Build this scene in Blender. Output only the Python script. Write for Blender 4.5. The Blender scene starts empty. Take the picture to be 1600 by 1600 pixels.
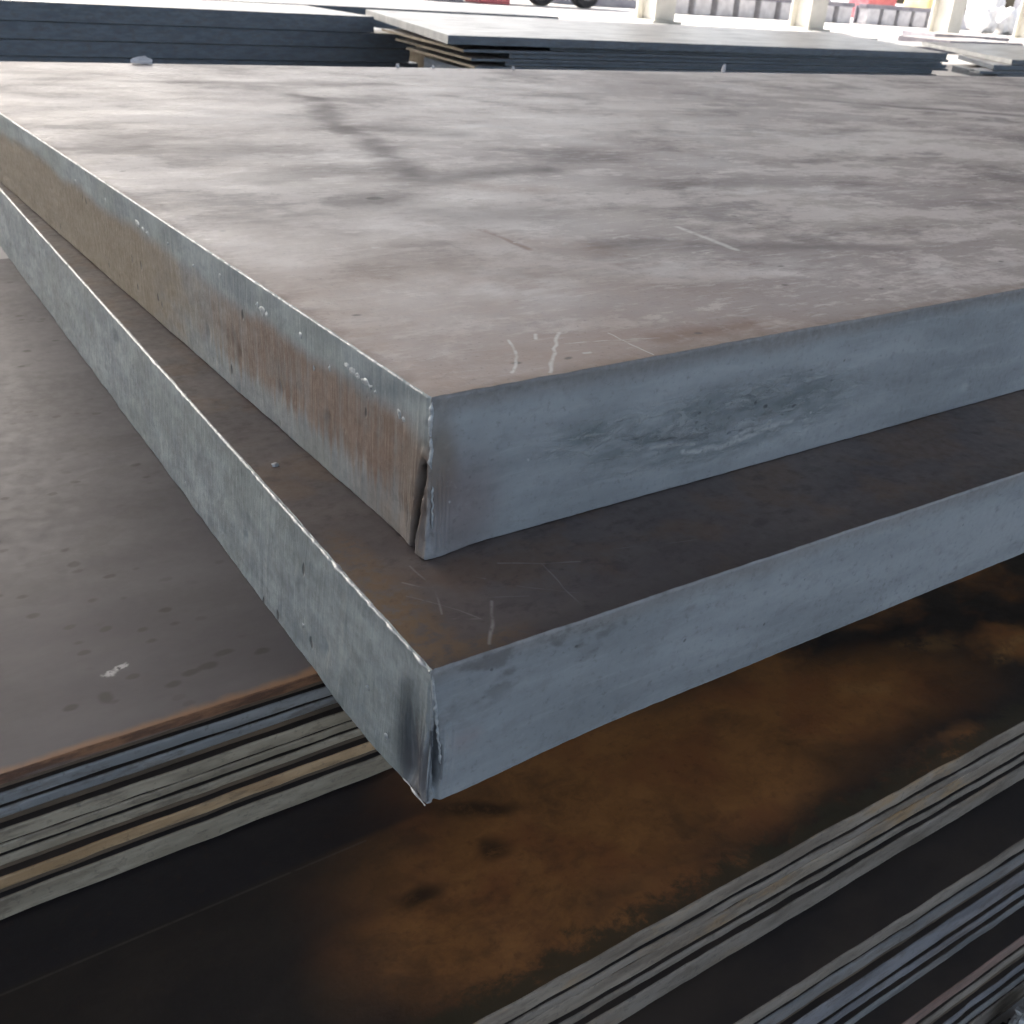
import bpy, math, random
import numpy as np
from mathutils import Matrix, Vector, noise as mn

# ------------------------------------------------------------------ camera, sky, sun, exposure
sc = bpy.context.scene
COL = sc.collection
R = math.radians
cam_d = bpy.data.cameras.new("camera")
cam = bpy.data.objects.new("camera", cam_d)
COL.objects.link(cam)
cam.matrix_world = Matrix(((0.81868, 0.21823, -0.53116, -0.26846),
                           (-0.57016, 0.41899, -0.70666, -0.43719),
                           (0.06833, 0.88138, 0.46745, 0.20496),
                           (0, 0, 0, 1)))
cam_d.sensor_width = 36.0
cam_d.lens = 36.0 * 1593.5 / 1600.0
cam_d.clip_start = 0.02
cam_d.clip_end = 600.0
cam_d.dof.use_dof = True
cam_d.dof.focus_distance = 0.66
cam_d.dof.aperture_fstop = 24.0
sc.camera = cam

SUN_EL, SUN_AZ = 42.0, -10.0           # azimuth measured from +Y (far side of the shed) towards +X
world = bpy.data.worlds.new("World")
sc.world = world
world.use_nodes = True
wn = world.node_tree
bgn = wn.nodes["Background"]
sky = wn.nodes.new("ShaderNodeTexSky")
sky.sky_type = 'NISHITA'
sky.sun_disc = False
sky.sun_elevation = R(SUN_EL)
sky.sun_rotation = R(SUN_AZ)
sky.air_density = 1.0
sky.dust_density = 6.0
sky.ozone_density = 1.0
hsv = wn.nodes.new("ShaderNodeHueSaturation")     # hazy, half overcast day
hsv.inputs["Saturation"].default_value = 0.75
wn.links.new(sky.outputs[0], hsv.inputs["Color"])
wn.links.new(hsv.outputs[0], bgn.inputs[0])
bgn.inputs[1].default_value = 0.12
sun_d = bpy.data.lights.new("sun", 'SUN')
sun_d.energy = 3.0
sun_d.angle = R(0.6)
sun_d.color = (1.0, 0.95, 0.88)
sun = bpy.data.objects.new("sun", sun_d)
COL.objects.link(sun)
sdir = Vector((math.sin(R(SUN_AZ)) * math.cos(R(SUN_EL)), math.cos(R(SUN_AZ)) * math.cos(R(SUN_EL)), math.sin(R(SUN_EL))))
sun.rotation_euler = sdir.to_track_quat('Z', 'Y').to_euler()
vs = sc.view_settings
vs.view_transform = 'Standard'
vs.look = 'None'
vs.exposure = 2.2
vs.gamma = 1.0
vs.use_curve_mapping = False
sc.cycles.max_bounces = 5
sc.cycles.use_denoising = True
sc.cycles.use_adaptive_sampling = True
sc.cycles.adaptive_threshold = 0.04
sc.cycles.adaptive_min_samples = 20

rng = random.Random(7)
FLOOR = -0.62


# ------------------------------------------------------------------ small node language
def lin(r, g, b):
    f = lambda c: (c / 255 / 12.92) if c / 255 <= 0.04045 else ((c / 255 + 0.055) / 1.055) ** 2.4
    return (f(r), f(g), f(b), 1.0)


class Mat:
    def __init__(self, name, origin=(0, 0, 0), jitter=False):
        self.m = bpy.data.materials.new(name)
        self.m.use_nodes = True
        self.t = self.m.node_tree
        self.b = self.t.nodes["Principled BSDF"]
        tc = self.t.nodes.new("ShaderNodeTexCoord").outputs["Object"]
        self.P = self.vadd(tc, origin)
        if jitter:
            oi = self.t.nodes.new("ShaderNodeObjectInfo").outputs["Random"]
            self.rand = oi
            c = self.t.nodes.new("ShaderNodeCombineXYZ")
            self.link(self.mul(oi, 37.0), c.inputs[0])
            self.link(self.mul(oi, 11.0), c.inputs[2])
            self.P = self.vadd(self.P, c.outputs[0])

    def link(self, a, inp):
        if hasattr(a, "is_linked") or isinstance(a, bpy.types.NodeSocket):
            self.t.links.new(a, inp)
        else:
            inp.default_value = a

    def vm(self, op, a, b=None, scale=None, out=0):
        n = self.t.nodes.new("ShaderNodeVectorMath")
        n.operation = op
        self.link(a, n.inputs[0])
        if b is not None:
            self.link(b, n.inputs[1])
        if scale is not None:
            self.link(scale, n.inputs[3])
        return n.outputs[out]

    def vadd(self, a, b): return self.vm('ADD', a, b)
    def vmul(self, a, b): return self.vm('MULTIPLY', a, b)

    def ma(self, op, a, b=None, clamp=False):
        n = self.t.nodes.new("ShaderNodeMath")
        n.operation = op
        n.use_clamp = clamp
        self.link(a, n.inputs[0])
        if b is not None:
            self.link(b, n.inputs[1])
        return n.outputs[0]

    def add(self, a, b): return self.ma('ADD', a, b)
    def sub(self, a, b): return self.ma('SUBTRACT', a, b)
    def mul(self, a, b): return self.ma('MULTIPLY', a, b)
    def mx(self, a, b): return self.ma('MAXIMUM', a, b)
    def inv(self, a): return self.ma('SUBTRACT', 1.0, a)

    def smooth(self, v, lo, hi, a=0.0, b=1.0):
        n = self.t.nodes.new("ShaderNodeMapRange")
        n.interpolation_type = 'SMOOTHSTEP'
        self.link(v, n.inputs[0])
        n.inputs[1].default_value = lo
        n.inputs[2].default_value = hi
        n.inputs[3].default_value = a
        n.inputs[4].default_value = b
        return n.outputs[0]

    def noise(self, scale, vec=None, detail=4.0, rough=0.55, dist=0.0, off=(0, 0, 0), color=False):
        v = self.P if vec is None else vec
        if isinstance(scale, tuple):
            v = self.vmul(v, scale)
            s = 1.0
        else:
            s = scale
        if off != (0, 0, 0):
            v = self.vadd(v, off)
        n = self.t.nodes.new("ShaderNodeTexNoise")
        self.link(v, n.inputs["Vector"])
        n.inputs["Scale"].default_value = s
        n.inputs["Detail"].default_value = detail
        n.inputs["Roughness"].default_value = rough
        n.inputs["Distortion"].default_value = dist
        return n.outputs[1] if color else n.outputs[0]

    def vor(self, scale, vec=None, rnd=1.0):
        v = self.P if vec is None else vec
        if isinstance(scale, tuple):
            v = self.vmul(v, scale)
            s = 1.0
        else:
            s = scale
        n = self.t.nodes.new("ShaderNodeTexVoronoi")
        self.link(v, n.inputs["Vector"])
        n.inputs["Scale"].default_value = s
        n.inputs["Randomness"].default_value = rnd
        return n.outputs["Distance"], n.outputs["Color"]

    def xyz(self, v=None):
        n = self.t.nodes.new("ShaderNodeSeparateXYZ")
        self.link(self.P if v is None else v, n.inputs[0])
        return n.outputs[0], n.outputs[1], n.outputs[2]

    def mix(self, f, a, b):
        n = self.t.nodes.new("ShaderNodeMix")
        n.data_type = 'RGBA'
        self.link(f, n.inputs[0])
        self.link(a, n.inputs[6])
        self.link(b, n.inputs[7])
        return n.outputs[2]

    def warp(self, amp, scale, vec=None, detail=1.5):
        c = self.noise(scale, vec, detail, color=True)
        c = self.vm('SUBTRACT', c, (0.5, 0.5, 0.5))
        return self.vadd(self.P if vec is None else vec, self.vm('SCALE', c, scale=amp))

    def stroke(self, P, pts, w, soft):
        """soft line through 3-D points on the surface (a scratch or a stain)"""
        out = None
        for A, B in zip(pts[:-1], pts[1:]):
            A = Vector(A); B = Vector(B); ba = B - A
            pa = self.vm('SUBTRACT', P, tuple(A))
            h = self.ma('MULTIPLY', self.vm('DOT_PRODUCT', pa, tuple(ba), out=1), 1.0 / max(ba.dot(ba), 1e-9), clamp=True)
            d = self.vm('LENGTH', self.vm('SUBTRACT', pa, self.vm('SCALE', tuple(ba), scale=h)), out=1)
            m = self.smooth(d, max(w - soft, 0.0), w + soft, 1.0, 0.0)
            out = m if out is None else self.mx(out, m)
        return out

    def blob(self, P, c, size, soft=0.4, ang=0.0):
        """soft ellipse; size = half axes"""
        v = self.vm('SUBTRACT', P, c)
        if ang:
            n = self.t.nodes.new("ShaderNodeVectorRotate")
            n.rotation_type = 'Z_AXIS'
            self.link(v, n.inputs[0])
            n.inputs["Angle"].default_value = -R(ang)
            v = n.outputs[0]
        v = self.vmul(v, tuple(1.0 / s for s in size))
        return self.smooth(self.vm('LENGTH', v, out=1), 1.0 - soft, 1.0 + soft, 1.0, 0.0)

    def done(self, color, rough=0.5, metal=0.0, spec=0.5, bump=None, bdist=0.001, bstr=1.0):
        self.link(color, self.b.inputs["Base Color"])
        self.link(rough, self.b.inputs["Roughness"])
        self.link(metal, self.b.inputs["Metallic"])
        self.b.inputs["Specular IOR Level"].default_value = spec
        if bump is not None:
            n = self.t.nodes.new("ShaderNodeBump")
            n.inputs["Strength"].default_value = bstr
            n.inputs["Distance"].default_value = bdist
            self.link(bump, n.inputs["Height"])
            self.t.links.new(n.outputs[0], self.b.inputs["Normal"])
        return self.m


def G(v, a=1.0):
    return (v, v, v, a)


# ------------------------------------------------------------------ materials
def mat_upper_top():
    M = Mat("worn_mill_scale_top")
    P2 = M.warp(0.022, 14.0)
    Pf = M.warp(0.003, 90.0, None, 0.0)
    big = M.noise((1.7, 2.6, 1), P2, 4, 0.6)
    strk = M.noise((6.0, 11.5, 1), P2, 8, 0.68)
    strk2 = M.noise((15.0, 30.0, 1), P2, 6, 0.68, off=(3.1, 7.7, 0))
    smud = M.noise((4.6, 7.0, 1), P2, 7, 0.66, off=(9, 2, 0))
    fine = M.noise(75.0, None, 5, 0.7)
    speck = M.noise(230.0, None, 2, 0.6)
    x, y, z = M.xyz()
    base = M.mix(M.smooth(big, 0.38, 0.62), (0.275, 0.228, 0.222, 1), (0.355, 0.308, 0.282, 1))
    # rubbed pale film in lengthwise streaks, with crisp flaked edges
    pale = M.smooth(M.add(M.add(M.mul(strk, 0.62), M.mul(big, 0.38)), M.mul(fine, 0.14)), 0.535, 0.62)
    col = M.mix(M.mul(pale, 0.75), base, (0.60, 0.548, 0.53, 1))
    flake = M.smooth(M.add(M.mul(strk2, 0.75), M.mul(strk, 0.3)), 0.595, 0.625)
    col = M.mix(M.mul(flake, 0.55), col, (0.64, 0.59, 0.57, 1))
    dk = M.smooth(M.add(M.add(M.mul(smud, 0.72), M.mul(strk2, 0.2)), M.mul(fine, 0.14)), 0.545, 0.63)
    col = M.mix(M.mul(dk, 0.62), col, (0.115, 0.094, 0.098, 1))
    dry = M.noise((26, 120, 1), Pf, 5, 0.7, off=(2, 6, 0))
    col = M.mix(M.smooth(dry, 0.54, 0.66, 0.0, 0.45), col, (0.62, 0.585, 0.565, 1))
    col = M.mix(M.smooth(dry, 0.32, 0.44, 0.35, 0.0), col, (0.15, 0.122, 0.12, 1))
    nearc = M.blob(P2, (0.0, 0.0, 0), (0.27, 0.27, 1), 0.75)
    warm = M.mul(nearc, M.smooth(smud, 0.3, 0.62, 0.35, 1.0))
    col = M.mix(M.mul(warm, 0.85), col, (0.375, 0.268, 0.210, 1))
    col = M.mix(M.mul(M.mul(nearc, M.smooth(strk2, 0.54, 0.62)), 0.4), col, (0.40, 0.34, 0.30, 1))
    edge = M.mx(M.smooth(M.add(x, M.mul(fine, 0.02)), 0.008, 0.022, 1, 0), M.smooth(M.add(y, M.mul(fine, 0.02)), 0.008, 0.03, 1, 0))
    col = M.mix(M.mul(edge, 0.55), col, (0.175, 0.115, 0.085, 1))
    sh1 = M.smooth(strk2, 0.30, 0.56)
    sh2 = M.smooth(strk2, 0.40, 0.60)
    sh3 = M.smooth(fine, 0.3, 0.5)
    # dark handled wedge mark and broad smudges
    smudges = None
    P3 = M.warp(0.05, 7.0, P2, 3.0)
    for pts, w, s, k in [
        ([(0.475, 1.24, 0), (0.50, 1.20, 0), (0.41, 0.95, 0), (0.365, 0.72, 0), (0.31, 0.56, 0)], 0.022, 0.018, 0.95),
        ([(0.42, 0.95, 0), (0.47, 0.87, 0), (0.53, 0.84, 0)], 0.035, 0.035, 0.75),
        ([(0.30, 0.54, 0), (0.40, 0.57, 0), (0.50, 0.56, 0)], 0.018, 0.02, 0.85),
        ([(0.215, 0.47, 0), (0.26, 0.38, 0), (0.33, 0.36, 0)], 0.028, 0.04, 0.5),
        ([(0.39, 0.215, 0), (0.47, 0.187, 0), (0.59, 0.135, 0)], 0.012, 0.012, 0.75),
        ([(0.32, 0.24, 0), (0.37, 0.225, 0)], 0.018, 0.02, 0.65),
        ([(1.70, 1.14, 0), (1.83, 1.03, 0), (2.04, 0.87, 0)], 0.022, 0.02, 0.9),
        ([(0.10, 0.83, 0), (0.21, 0.76, 0)], 0.05, 0.06, 0.55),
        ([(0.16, 0.58, 0), (0.26, 0.62, 0)], 0.03, 0.04, 0.65),
        ([(0.55, 0.47, 0), (0.75, 0.42, 0)], 0.02, 0.03, 0.5),
        ([(0.25, 1.42, 0), (0.75, 1.40, 0)], 0.02, 0.02, 0.5),
    ]:
        m = M.mul(M.stroke(P3, pts, w, s), k)
        smudges = m if smudges is None else M.mx(smudges, m)
    smudges = M.mul(smudges, M.smooth(strk, 0.36, 0.54, 0.3, 0.9))
    col = M.mix(smudges, col, (0.100, 0.083, 0.088, 1))
    # pale rubbed patches
    rub = None
    for c, sz, ang, k in [((0.62, 0.41, 0), (0.10, 0.02, 1), -18, 0.8), ((0.175, 0.16, 0), (0.045, 0.045, 1), 0, 0.45),
                          ((0.36, 0.15, 0), (0.13, 0.035, 1), -20, 0.5), ((0.59, 0.064, 0), (0.10, 0.009, 1), -6, 0.6),
                          ((0.635, 0.885, 0), (0.05, 0.018, 1), -10, 0.95), ((0.90, 0.63, 0), (0.05, 0.012, 1), -15, 0.9),
                          ((0.80, 0.36, 0), (0.12, 0.02, 1), -14, 0.6), ((0.30, 1.0, 0), (0.10, 0.06, 1), 0, 0.6),
                          ((0.27, 0.70, 0), (0.10, 0.03, 1), -10, 0.7), ((1.1, 0.75, 0), (0.25, 0.05, 1), -12, 0.6)]:
        m = M.mul(M.blob(P2, c, sz, 0.6, ang), k)
        rub = m if rub is None else M.mx(rub, m)
    col = M.mix(M.mul(rub, sh2), col, (0.60, 0.57, 0.56, 1))
    # rust
    rst = None
    for pts, w, s, k in [([(0.25, 0.325, 0), (0.251, 0.285, 0), (0.247, 0.25, 0)], 0.004, 0.005, 0.85),
                         ([(0.36, 0.50, 0), (0.41, 0.47, 0)], 0.02, 0.03, 0.55), ([(0.24, 0.30, 0), (0.30, 0.24, 0)], 0.018, 0.03, 0.45),
                         ([(0.19, 0.03, 0), (0.27, 0.025, 0)], 0.008, 0.012, 0.7)]:
        m = M.mul(M.stroke(P2, pts, w, s), k)
        rst = m if rst is None else M.mx(rst, m)
    col = M.mix(M.mul(rst, sh3), col, (0.16, 0.075, 0.045, 1))
    # small dark pits, paint flecks
    vd, vc = M.vor((26, 40, 1), P2)
    r_, g_, b_ = M.xyz(vc)
    pit = M.mul(M.smooth(vd, 0.05, 0.13, 1, 0), M.smooth(r_, 0.66, 0.70))
    col = M.mix(M.mul(pit, 0.75), col, (0.06, 0.045, 0.04, 1))
    col = M.mix(M.blob(Pf, (0.2183, 0.472, 0), (0.009, 0.006, 1), 0.3), col, (0.02, 0.018, 0.018, 1))
    # scratches scribed near the corner
    scr = None
    for pts, w in [([(0.0943, 0.0626, 0), (0.0850, 0.042, 0), (0.0760, 0.028, 0), (0.063, 0.0142, 0)], 0.0010), ([(0.1336, 0.0623, 0), (0.102, 0.027, 0), (0.0839, 0.0048, 0)], 0.0012),
                   ([(0.1644, 0.0493, 0), (0.1631, 0.004, 0)], 0.0006), ([(0.121, 0.0444, 0), (0.1541, 0.0369, 0), (0.19, 0.027, 0)], 0.0005),
                   ([(0.1121, 0.0576, 0), (0.118, 0.066, 0)], 0.0010), ([(0.4392, 0.2753, 0), (0.4283, 0.1888, 0)], 0.0032),
                   ([(0.124, 0.024, 0), (0.128, 0.0235, 0)], 0.0014), ([(0.125, 0.2996, 0), (0.129, 0.298, 0)], 0.0016)]:
        m = M.stroke(Pf, pts, w, w * 0.7)
        scr = m if scr is None else M.mx(scr, m)
    col = M.mix(M.mul(M.mul(scr, sh3), 0.8), col, (0.62, 0.60, 0.58, 1))
    col = M.mix(M.mul(M.smooth(speck, 0.60, 0.72), 0.35), col, (0.10, 0.08, 0.075, 1))
    gloss = M.add(M.mul(strk, 0.5), M.mul(smud, 0.5))
    rough = M.add(M.smooth(gloss, 0.38, 0.62, 0.42, 0.56), M.mul(smudges, 0.1))
    h = M.add(M.add(M.mul(fine, 0.5), M.mul(strk2, 0.7)), M.mul(speck, 0.25))
    m = M.done(col, rough, 0.0, 0.5, h, 0.0010, 0.5)
    M.link(M.smooth(gloss, 0.40, 0.60, 0.40, 0.28), M.b.inputs["Specular IOR Level"])
    return m


def mat_cut_left(name, rusty):
    """flame-cut end face: blue grey oxide, drag lines running down it, rust"""
    M = Mat(name)
    P = M.warp(0.010, 22.0)
    x, y, z = M.xyz(P)
    drag = M.noise((1, 150, 9), None, 4, 0.6)
    drag2 = M.noise((1, 420, 16), None, 3, 0.6)
    fine = M.noise(160.0, None, 5, 0.65)
    mid = M.noise((20, 20, 45), P, 5, 0.6)
    col = M.mix(M.smooth(mid, 0.33, 0.68), (0.180, 0.212, 0.230, 1), (0.315, 0.355, 0.370, 1))
    col = M.mix(M.mul(M.smooth(drag, 0.5, 0.75), 0.5), col, (0.36, 0.385, 0.38, 1))
    green = M.smooth(M.noise((9, 9, 18), P, 4, off=(2, 5, 1)), 0.46, 0.62)
    col = M.mix(M.mul(green, 0.4), col, (0.225, 0.255, 0.235, 1))
    if rusty:
        zz = M.add(z, M.mul(M.sub(M.noise((6, 6, 6), None, 4), 0.5), 0.03))
        band = M.smooth(zz, -0.034, -0.018, 1, 0)
        yfar = M.smooth(M.add(y, M.mul(M.sub(mid, 0.5), 0.3)), 0.24, 0.50)
        low = M.smooth(M.add(zz, M.mul(M.sub(drag, 0.5), 0.05)), -0.086, -0.066, 0.25, 1.0)       # grey strip along the bottom near the corner
        low = M.mx(low, M.mx(yfar, M.mul(M.smooth(y, 0.02, 0.16, 1, 0), 0.7)))
        near = M.smooth(M.add(M.mul(drag, 0.6), M.mul(mid, 0.5)), 0.38, 0.62, 0.55, 1.0)
        rmask = M.mul(M.mul(band, low), M.mx(M.mul(near, M.inv(yfar)), M.mul(yfar, 0.9)))
        rc = M.mix(yfar, (0.222, 0.158, 0.122, 1), (0.235, 0.182, 0.122, 1))
        rc = M.mix(M.smooth(M.add(M.mul(drag2, 0.3), M.mul(M.noise((30, 30, 40), P, 6, 0.7, off=(3, 3, 8)), 0.7)), 0.42, 0.62), rc, M.mix(yfar, (0.165, 0.104, 0.074, 1), (0.185, 0.134, 0.080, 1)))
        col = M.mix(M.mul(rmask, 0.95), col, rc)
        corner = M.blob(P, (0.0, 0.008, -0.055), (0.06, 0.022, 0.035), 0.6)
        col = M.mix(M.mul(corner, 0.55), col, (0.16, 0.135, 0.115, 1))
    else:
        col = M.mix(M.smooth(M.noise((60, 60, 90), P, 6, 0.7), 0.42, 0.66, 0.05, 0.55), col, (0.150, 0.165, 0.165, 1))
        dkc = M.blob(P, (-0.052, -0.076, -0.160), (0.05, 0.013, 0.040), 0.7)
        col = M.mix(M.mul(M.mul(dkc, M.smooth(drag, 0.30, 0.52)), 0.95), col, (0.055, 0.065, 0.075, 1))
        pur = M.blob(P, (-0.052, -0.092, -0.175), (0.05, 0.018, 0.03), 0.5)
        col = M.mix(M.mul(pur, 0.6), col, (0.165, 0.15, 0.155, 1))
    pitv, pitc = M.vor((60, 60, 30), P)
    pr_, pg_, pb_ = M.xyz(pitc)
    pit = M.mul(M.smooth(pitv, 0.08, 0.16, 1, 0), M.smooth(pr_, 0.80, 0.84))
    col = M.mix(M.mul(pit, 0.8), col, (0.05, 0.052, 0.055, 1))
    col = M.mix(M.mul(M.smooth(fine, 0.58, 0.75), 0.35), col, (0.10, 0.105, 0.105, 1))
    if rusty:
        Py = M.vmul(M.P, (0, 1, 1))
        crack_shade = M.stroke(Py, [(0, 0.0036, -0.044), (0, 0.0058, -0.058), (0, 0.0085, -0.075), (0, 0.0118, -0.0985)], 0.0031, 0.0008)
        col = M.mix(crack_shade, col, (0.010, 0.009, 0.009, 1))  # shade inside the crevice, painted near black
    rough = M.smooth(fine, 0.3, 0.7, 0.42, 0.62)
    h = M.add(M.add(M.mul(drag, 0.55), M.mul(drag2, 0.25)), M.sub(M.mul(fine, 0.35), M.mul(pit, 0.7)))
    return M.done(col, rough, 0.25, 0.5, h, 0.0016, 0.75)


def mat_cut_right(name, upper):
    """smoother side face, grey blue, faint lengthwise streaks"""
    M = Mat(name)
    P = M.warp(0.012, 14.0)
    Pf = M.warp(0.006, 70.0)
    x, y, z = M.xyz(P)
    lo = M.noise((5, 5, 22), P, 5, 0.55)
    strk = M.noise((9, 9, 120), P, 4, 0.6)
    fine = M.noise(190.0, None, 5, 0.65)
    sc_ = M.noise((30, 30, 200), Pf, 4, 0.6, off=(5, 1, 2))
    col = M.mix(M.smooth(lo, 0.33, 0.66), (0.232, 0.252, 0.266, 1), (0.335, 0.360, 0.374, 1))
    col = M.mix(M.mul(M.smooth(strk, 0.52, 0.72), 0.35), col, (0.385, 0.405, 0.415, 1))
    ztop = 0.0 if upper else -0.10
    zt = M.add(z, M.mul(M.sub(lo, 0.5), 0.02))
    rim = M.smooth(zt, ztop - 0.016, ztop - 0.002)
    col = M.mix(M.mul(M.mul(rim, M.smooth(fine, 0.25, 0.55, 0.6, 1.0)), 0.65), col, (0.165, 0.145, 0.13, 1) if upper else (0.235, 0.225, 0.215, 1))
    bump_extra = None
    if upper:
        # scraped, gouged patch in the middle of the face
        patch = M.mx(M.blob(P, (0.25, 0, -0.058), (0.125, 1, 0.026), 0.45), M.blob(P, (0.13, 0, -0.048), (0.045, 1, 0.016), 0.5))
        g = M.noise((34, 34, 120), Pf, 7, 0.74, dist=0.5, off=(1, 9, 4))
        gouge = M.mul(patch, M.smooth(g, 0.50, 0.60))
        col = M.mix(M.mul(M.mul(patch, M.smooth(M.noise((22, 22, 70), Pf, 5, off=(7, 7, 7)), 0.35, 0.62)), 0.7), col, (0.12, 0.145, 0.15, 1))
        col = M.mix(M.mul(gouge, 0.5), col, (0.36, 0.385, 0.39, 1))
        pt, pc = M.vor((90, 90, 140), Pf)
        q0, q1, q2 = M.xyz(pc)
        pits = M.mul(M.mul(M.smooth(pt, 0.1, 0.25, 1, 0), M.smooth(q0, 0.55, 0.6)), M.blob(P, (0.29, 0, -0.052), (0.08, 1, 0.018), 0.6))
        col = M.mix(M.mul(pits, 0.8), col, (0.05, 0.055, 0.06, 1))
        for pts, w, k in [([(0.20, 0, -0.0735), (0.235, 0, -0.0765), (0.258, 0, -0.0755), (0.275, 0, -0.072), (0.31, 0, -0.071)], 0.0018, 0.8),
                          ([(0.25, 0, -0.072), (0.265, 0, -0.069), (0.285, 0, -0.0675)], 0.0016, 0.8),
                          ([(0.235, 0, -0.045), (0.26, 0, -0.046)], 0.0009, 0.7), ([(0.17, 0, -0.064), (0.21, 0, -0.068)], 0.0012, 0.5),
                          ([(0.528, 0, -0.0795), (0.530, 0, -0.080)], 0.004, 0.5),
                          ([(0.0125, 0, -0.047), (0.0175, 0, -0.058)], 0.0006, 0.55), ([(0.016, 0, -0.060), (0.019, 0, -0.073)], 0.0005, 0.4),
                          ([(0.0685, 0, -0.0515), (0.0695, 0, -0.052)], 0.0009, 0.8)]:
            m = M.stroke(Pf, pts, w, w * 0.8)
            m = M.mul(m, M.smooth(fine, 0.3, 0.5))
            col = M.mix(M.mul(m, k), col, (0.46, 0.475, 0.48, 1))
        gg = M.mul(M.stroke(Pf, [(0.145, 0, -0.052), (0.18, 0, -0.061), (0.22, 0, -0.066)], 0.0012, 0.0030), M.smooth(sc_, 0.42, 0.6))
        col = M.mix(M.mul(gg, 0.55), col, (0.07, 0.08, 0.09, 1))
        # rusty tint by the corner
        r1 = M.mul(M.blob(P, (0.006, 0, -0.040), (0.012, 1, 0.028), 0.6), 0.7)
        col = M.mix(r1, col, (0.165, 0.125, 0.085, 1))
        r2 = M.mul(M.blob(P, (0.022, 0, -0.072), (0.024, 1, 0.032), 0.8), 0.6)
        col = M.mix(r2, col, (0.165, 0.118, 0.112, 1))
        bump_extra = M.sub(M.mul(gouge, 0.9), M.add(M.mul(gg, 2.0), M.mul(pits, 2.0)))
    else:
        mot = M.mul(M.smooth(M.noise((30, 30, 50), Pf, 5), 0.50, 0.62), M.mul(M.smooth(zt, -0.150, -0.118), M.smooth(x, 0.02, 0.22, 1, 0)))
        col = M.mix(M.mul(mot, 0.7), col, (0.12, 0.115, 0.115, 1))
        red = M.blob(P, (-0.030, -0.09, -0.150), (0.009, 1, 0.012), 0.7)
        col = M.mix(M.mul(M.mul(red, M.smooth(lo, 0.4, 0.6)), 0.45), col, (0.20, 0.125, 0.12, 1))
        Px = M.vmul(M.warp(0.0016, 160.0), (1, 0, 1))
        groove_shade = M.stroke(Px, [(-0.0512, 0, -0.138), (-0.0510, 0, -0.160), (-0.0516, 0, -0.185)], 0.0008, 0.0007)
        groove_shade = M.mx(groove_shade, M.stroke(Px, [(-0.0492, 0, -0.136), (-0.0470, 0, -0.150), (-0.0478, 0, -0.176)], 0.0016, 0.0012))
        groove_shade = M.mx(groove_shade, M.mul(M.stroke(Px, [(-0.0450, 0, -0.150), (-0.0445, 0, -0.172)], 0.0007, 0.0009), 0.6))
        col = M.mix(M.mul(groove_shade, 0.85), col, (0.030, 0.035, 0.042, 1))  # shade of the corner grooves painted on as dark strokes
    gr = M.noise((55, 55, 75), Pf, 7, 0.74, off=(2, 8, 3))
    col = M.mix(M.smooth(gr, 0.50, 0.66, 0.0, 0.26), col, (0.150, 0.148, 0.145, 1))
    col = M.mix(M.smooth(gr, 0.30, 0.44, 0.2, 0.0), col, (0.38, 0.395, 0.395, 1))
    sv, scol = M.vor((70, 70, 70), Pf)
    s0, s1, s2 = M.xyz(scol)
    sp = M.mul(M.smooth(sv, 0.05, 0.11, 1, 0), M.smooth(s0, 0.78, 0.82))
    col = M.mix(M.mul(sp, 0.7), col, M.mix(M.smooth(s1, 0.49, 0.51), (0.07, 0.07, 0.07, 1), (0.50, 0.51, 0.51, 1)))
    col = M.mix(M.mul(M.smooth(fine, 0.56, 0.72), 0.4), col, (0.11, 0.105, 0.10, 1))
    rough = M.smooth(fine, 0.3, 0.7, 0.45, 0.62)
    vert = M.noise((260, 260, 10), None, 3, 0.6)
    h = M.add(M.add(M.mul(strk, 0.35), M.mul(fine, 0.45)), M.mul(vert, 0.25))
    if bump_extra is not None:
        h = M.add(h, bump_extra)
    return M.done(col, rough, 0.2, 0.5, h, 0.0010, 0.6)


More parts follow.
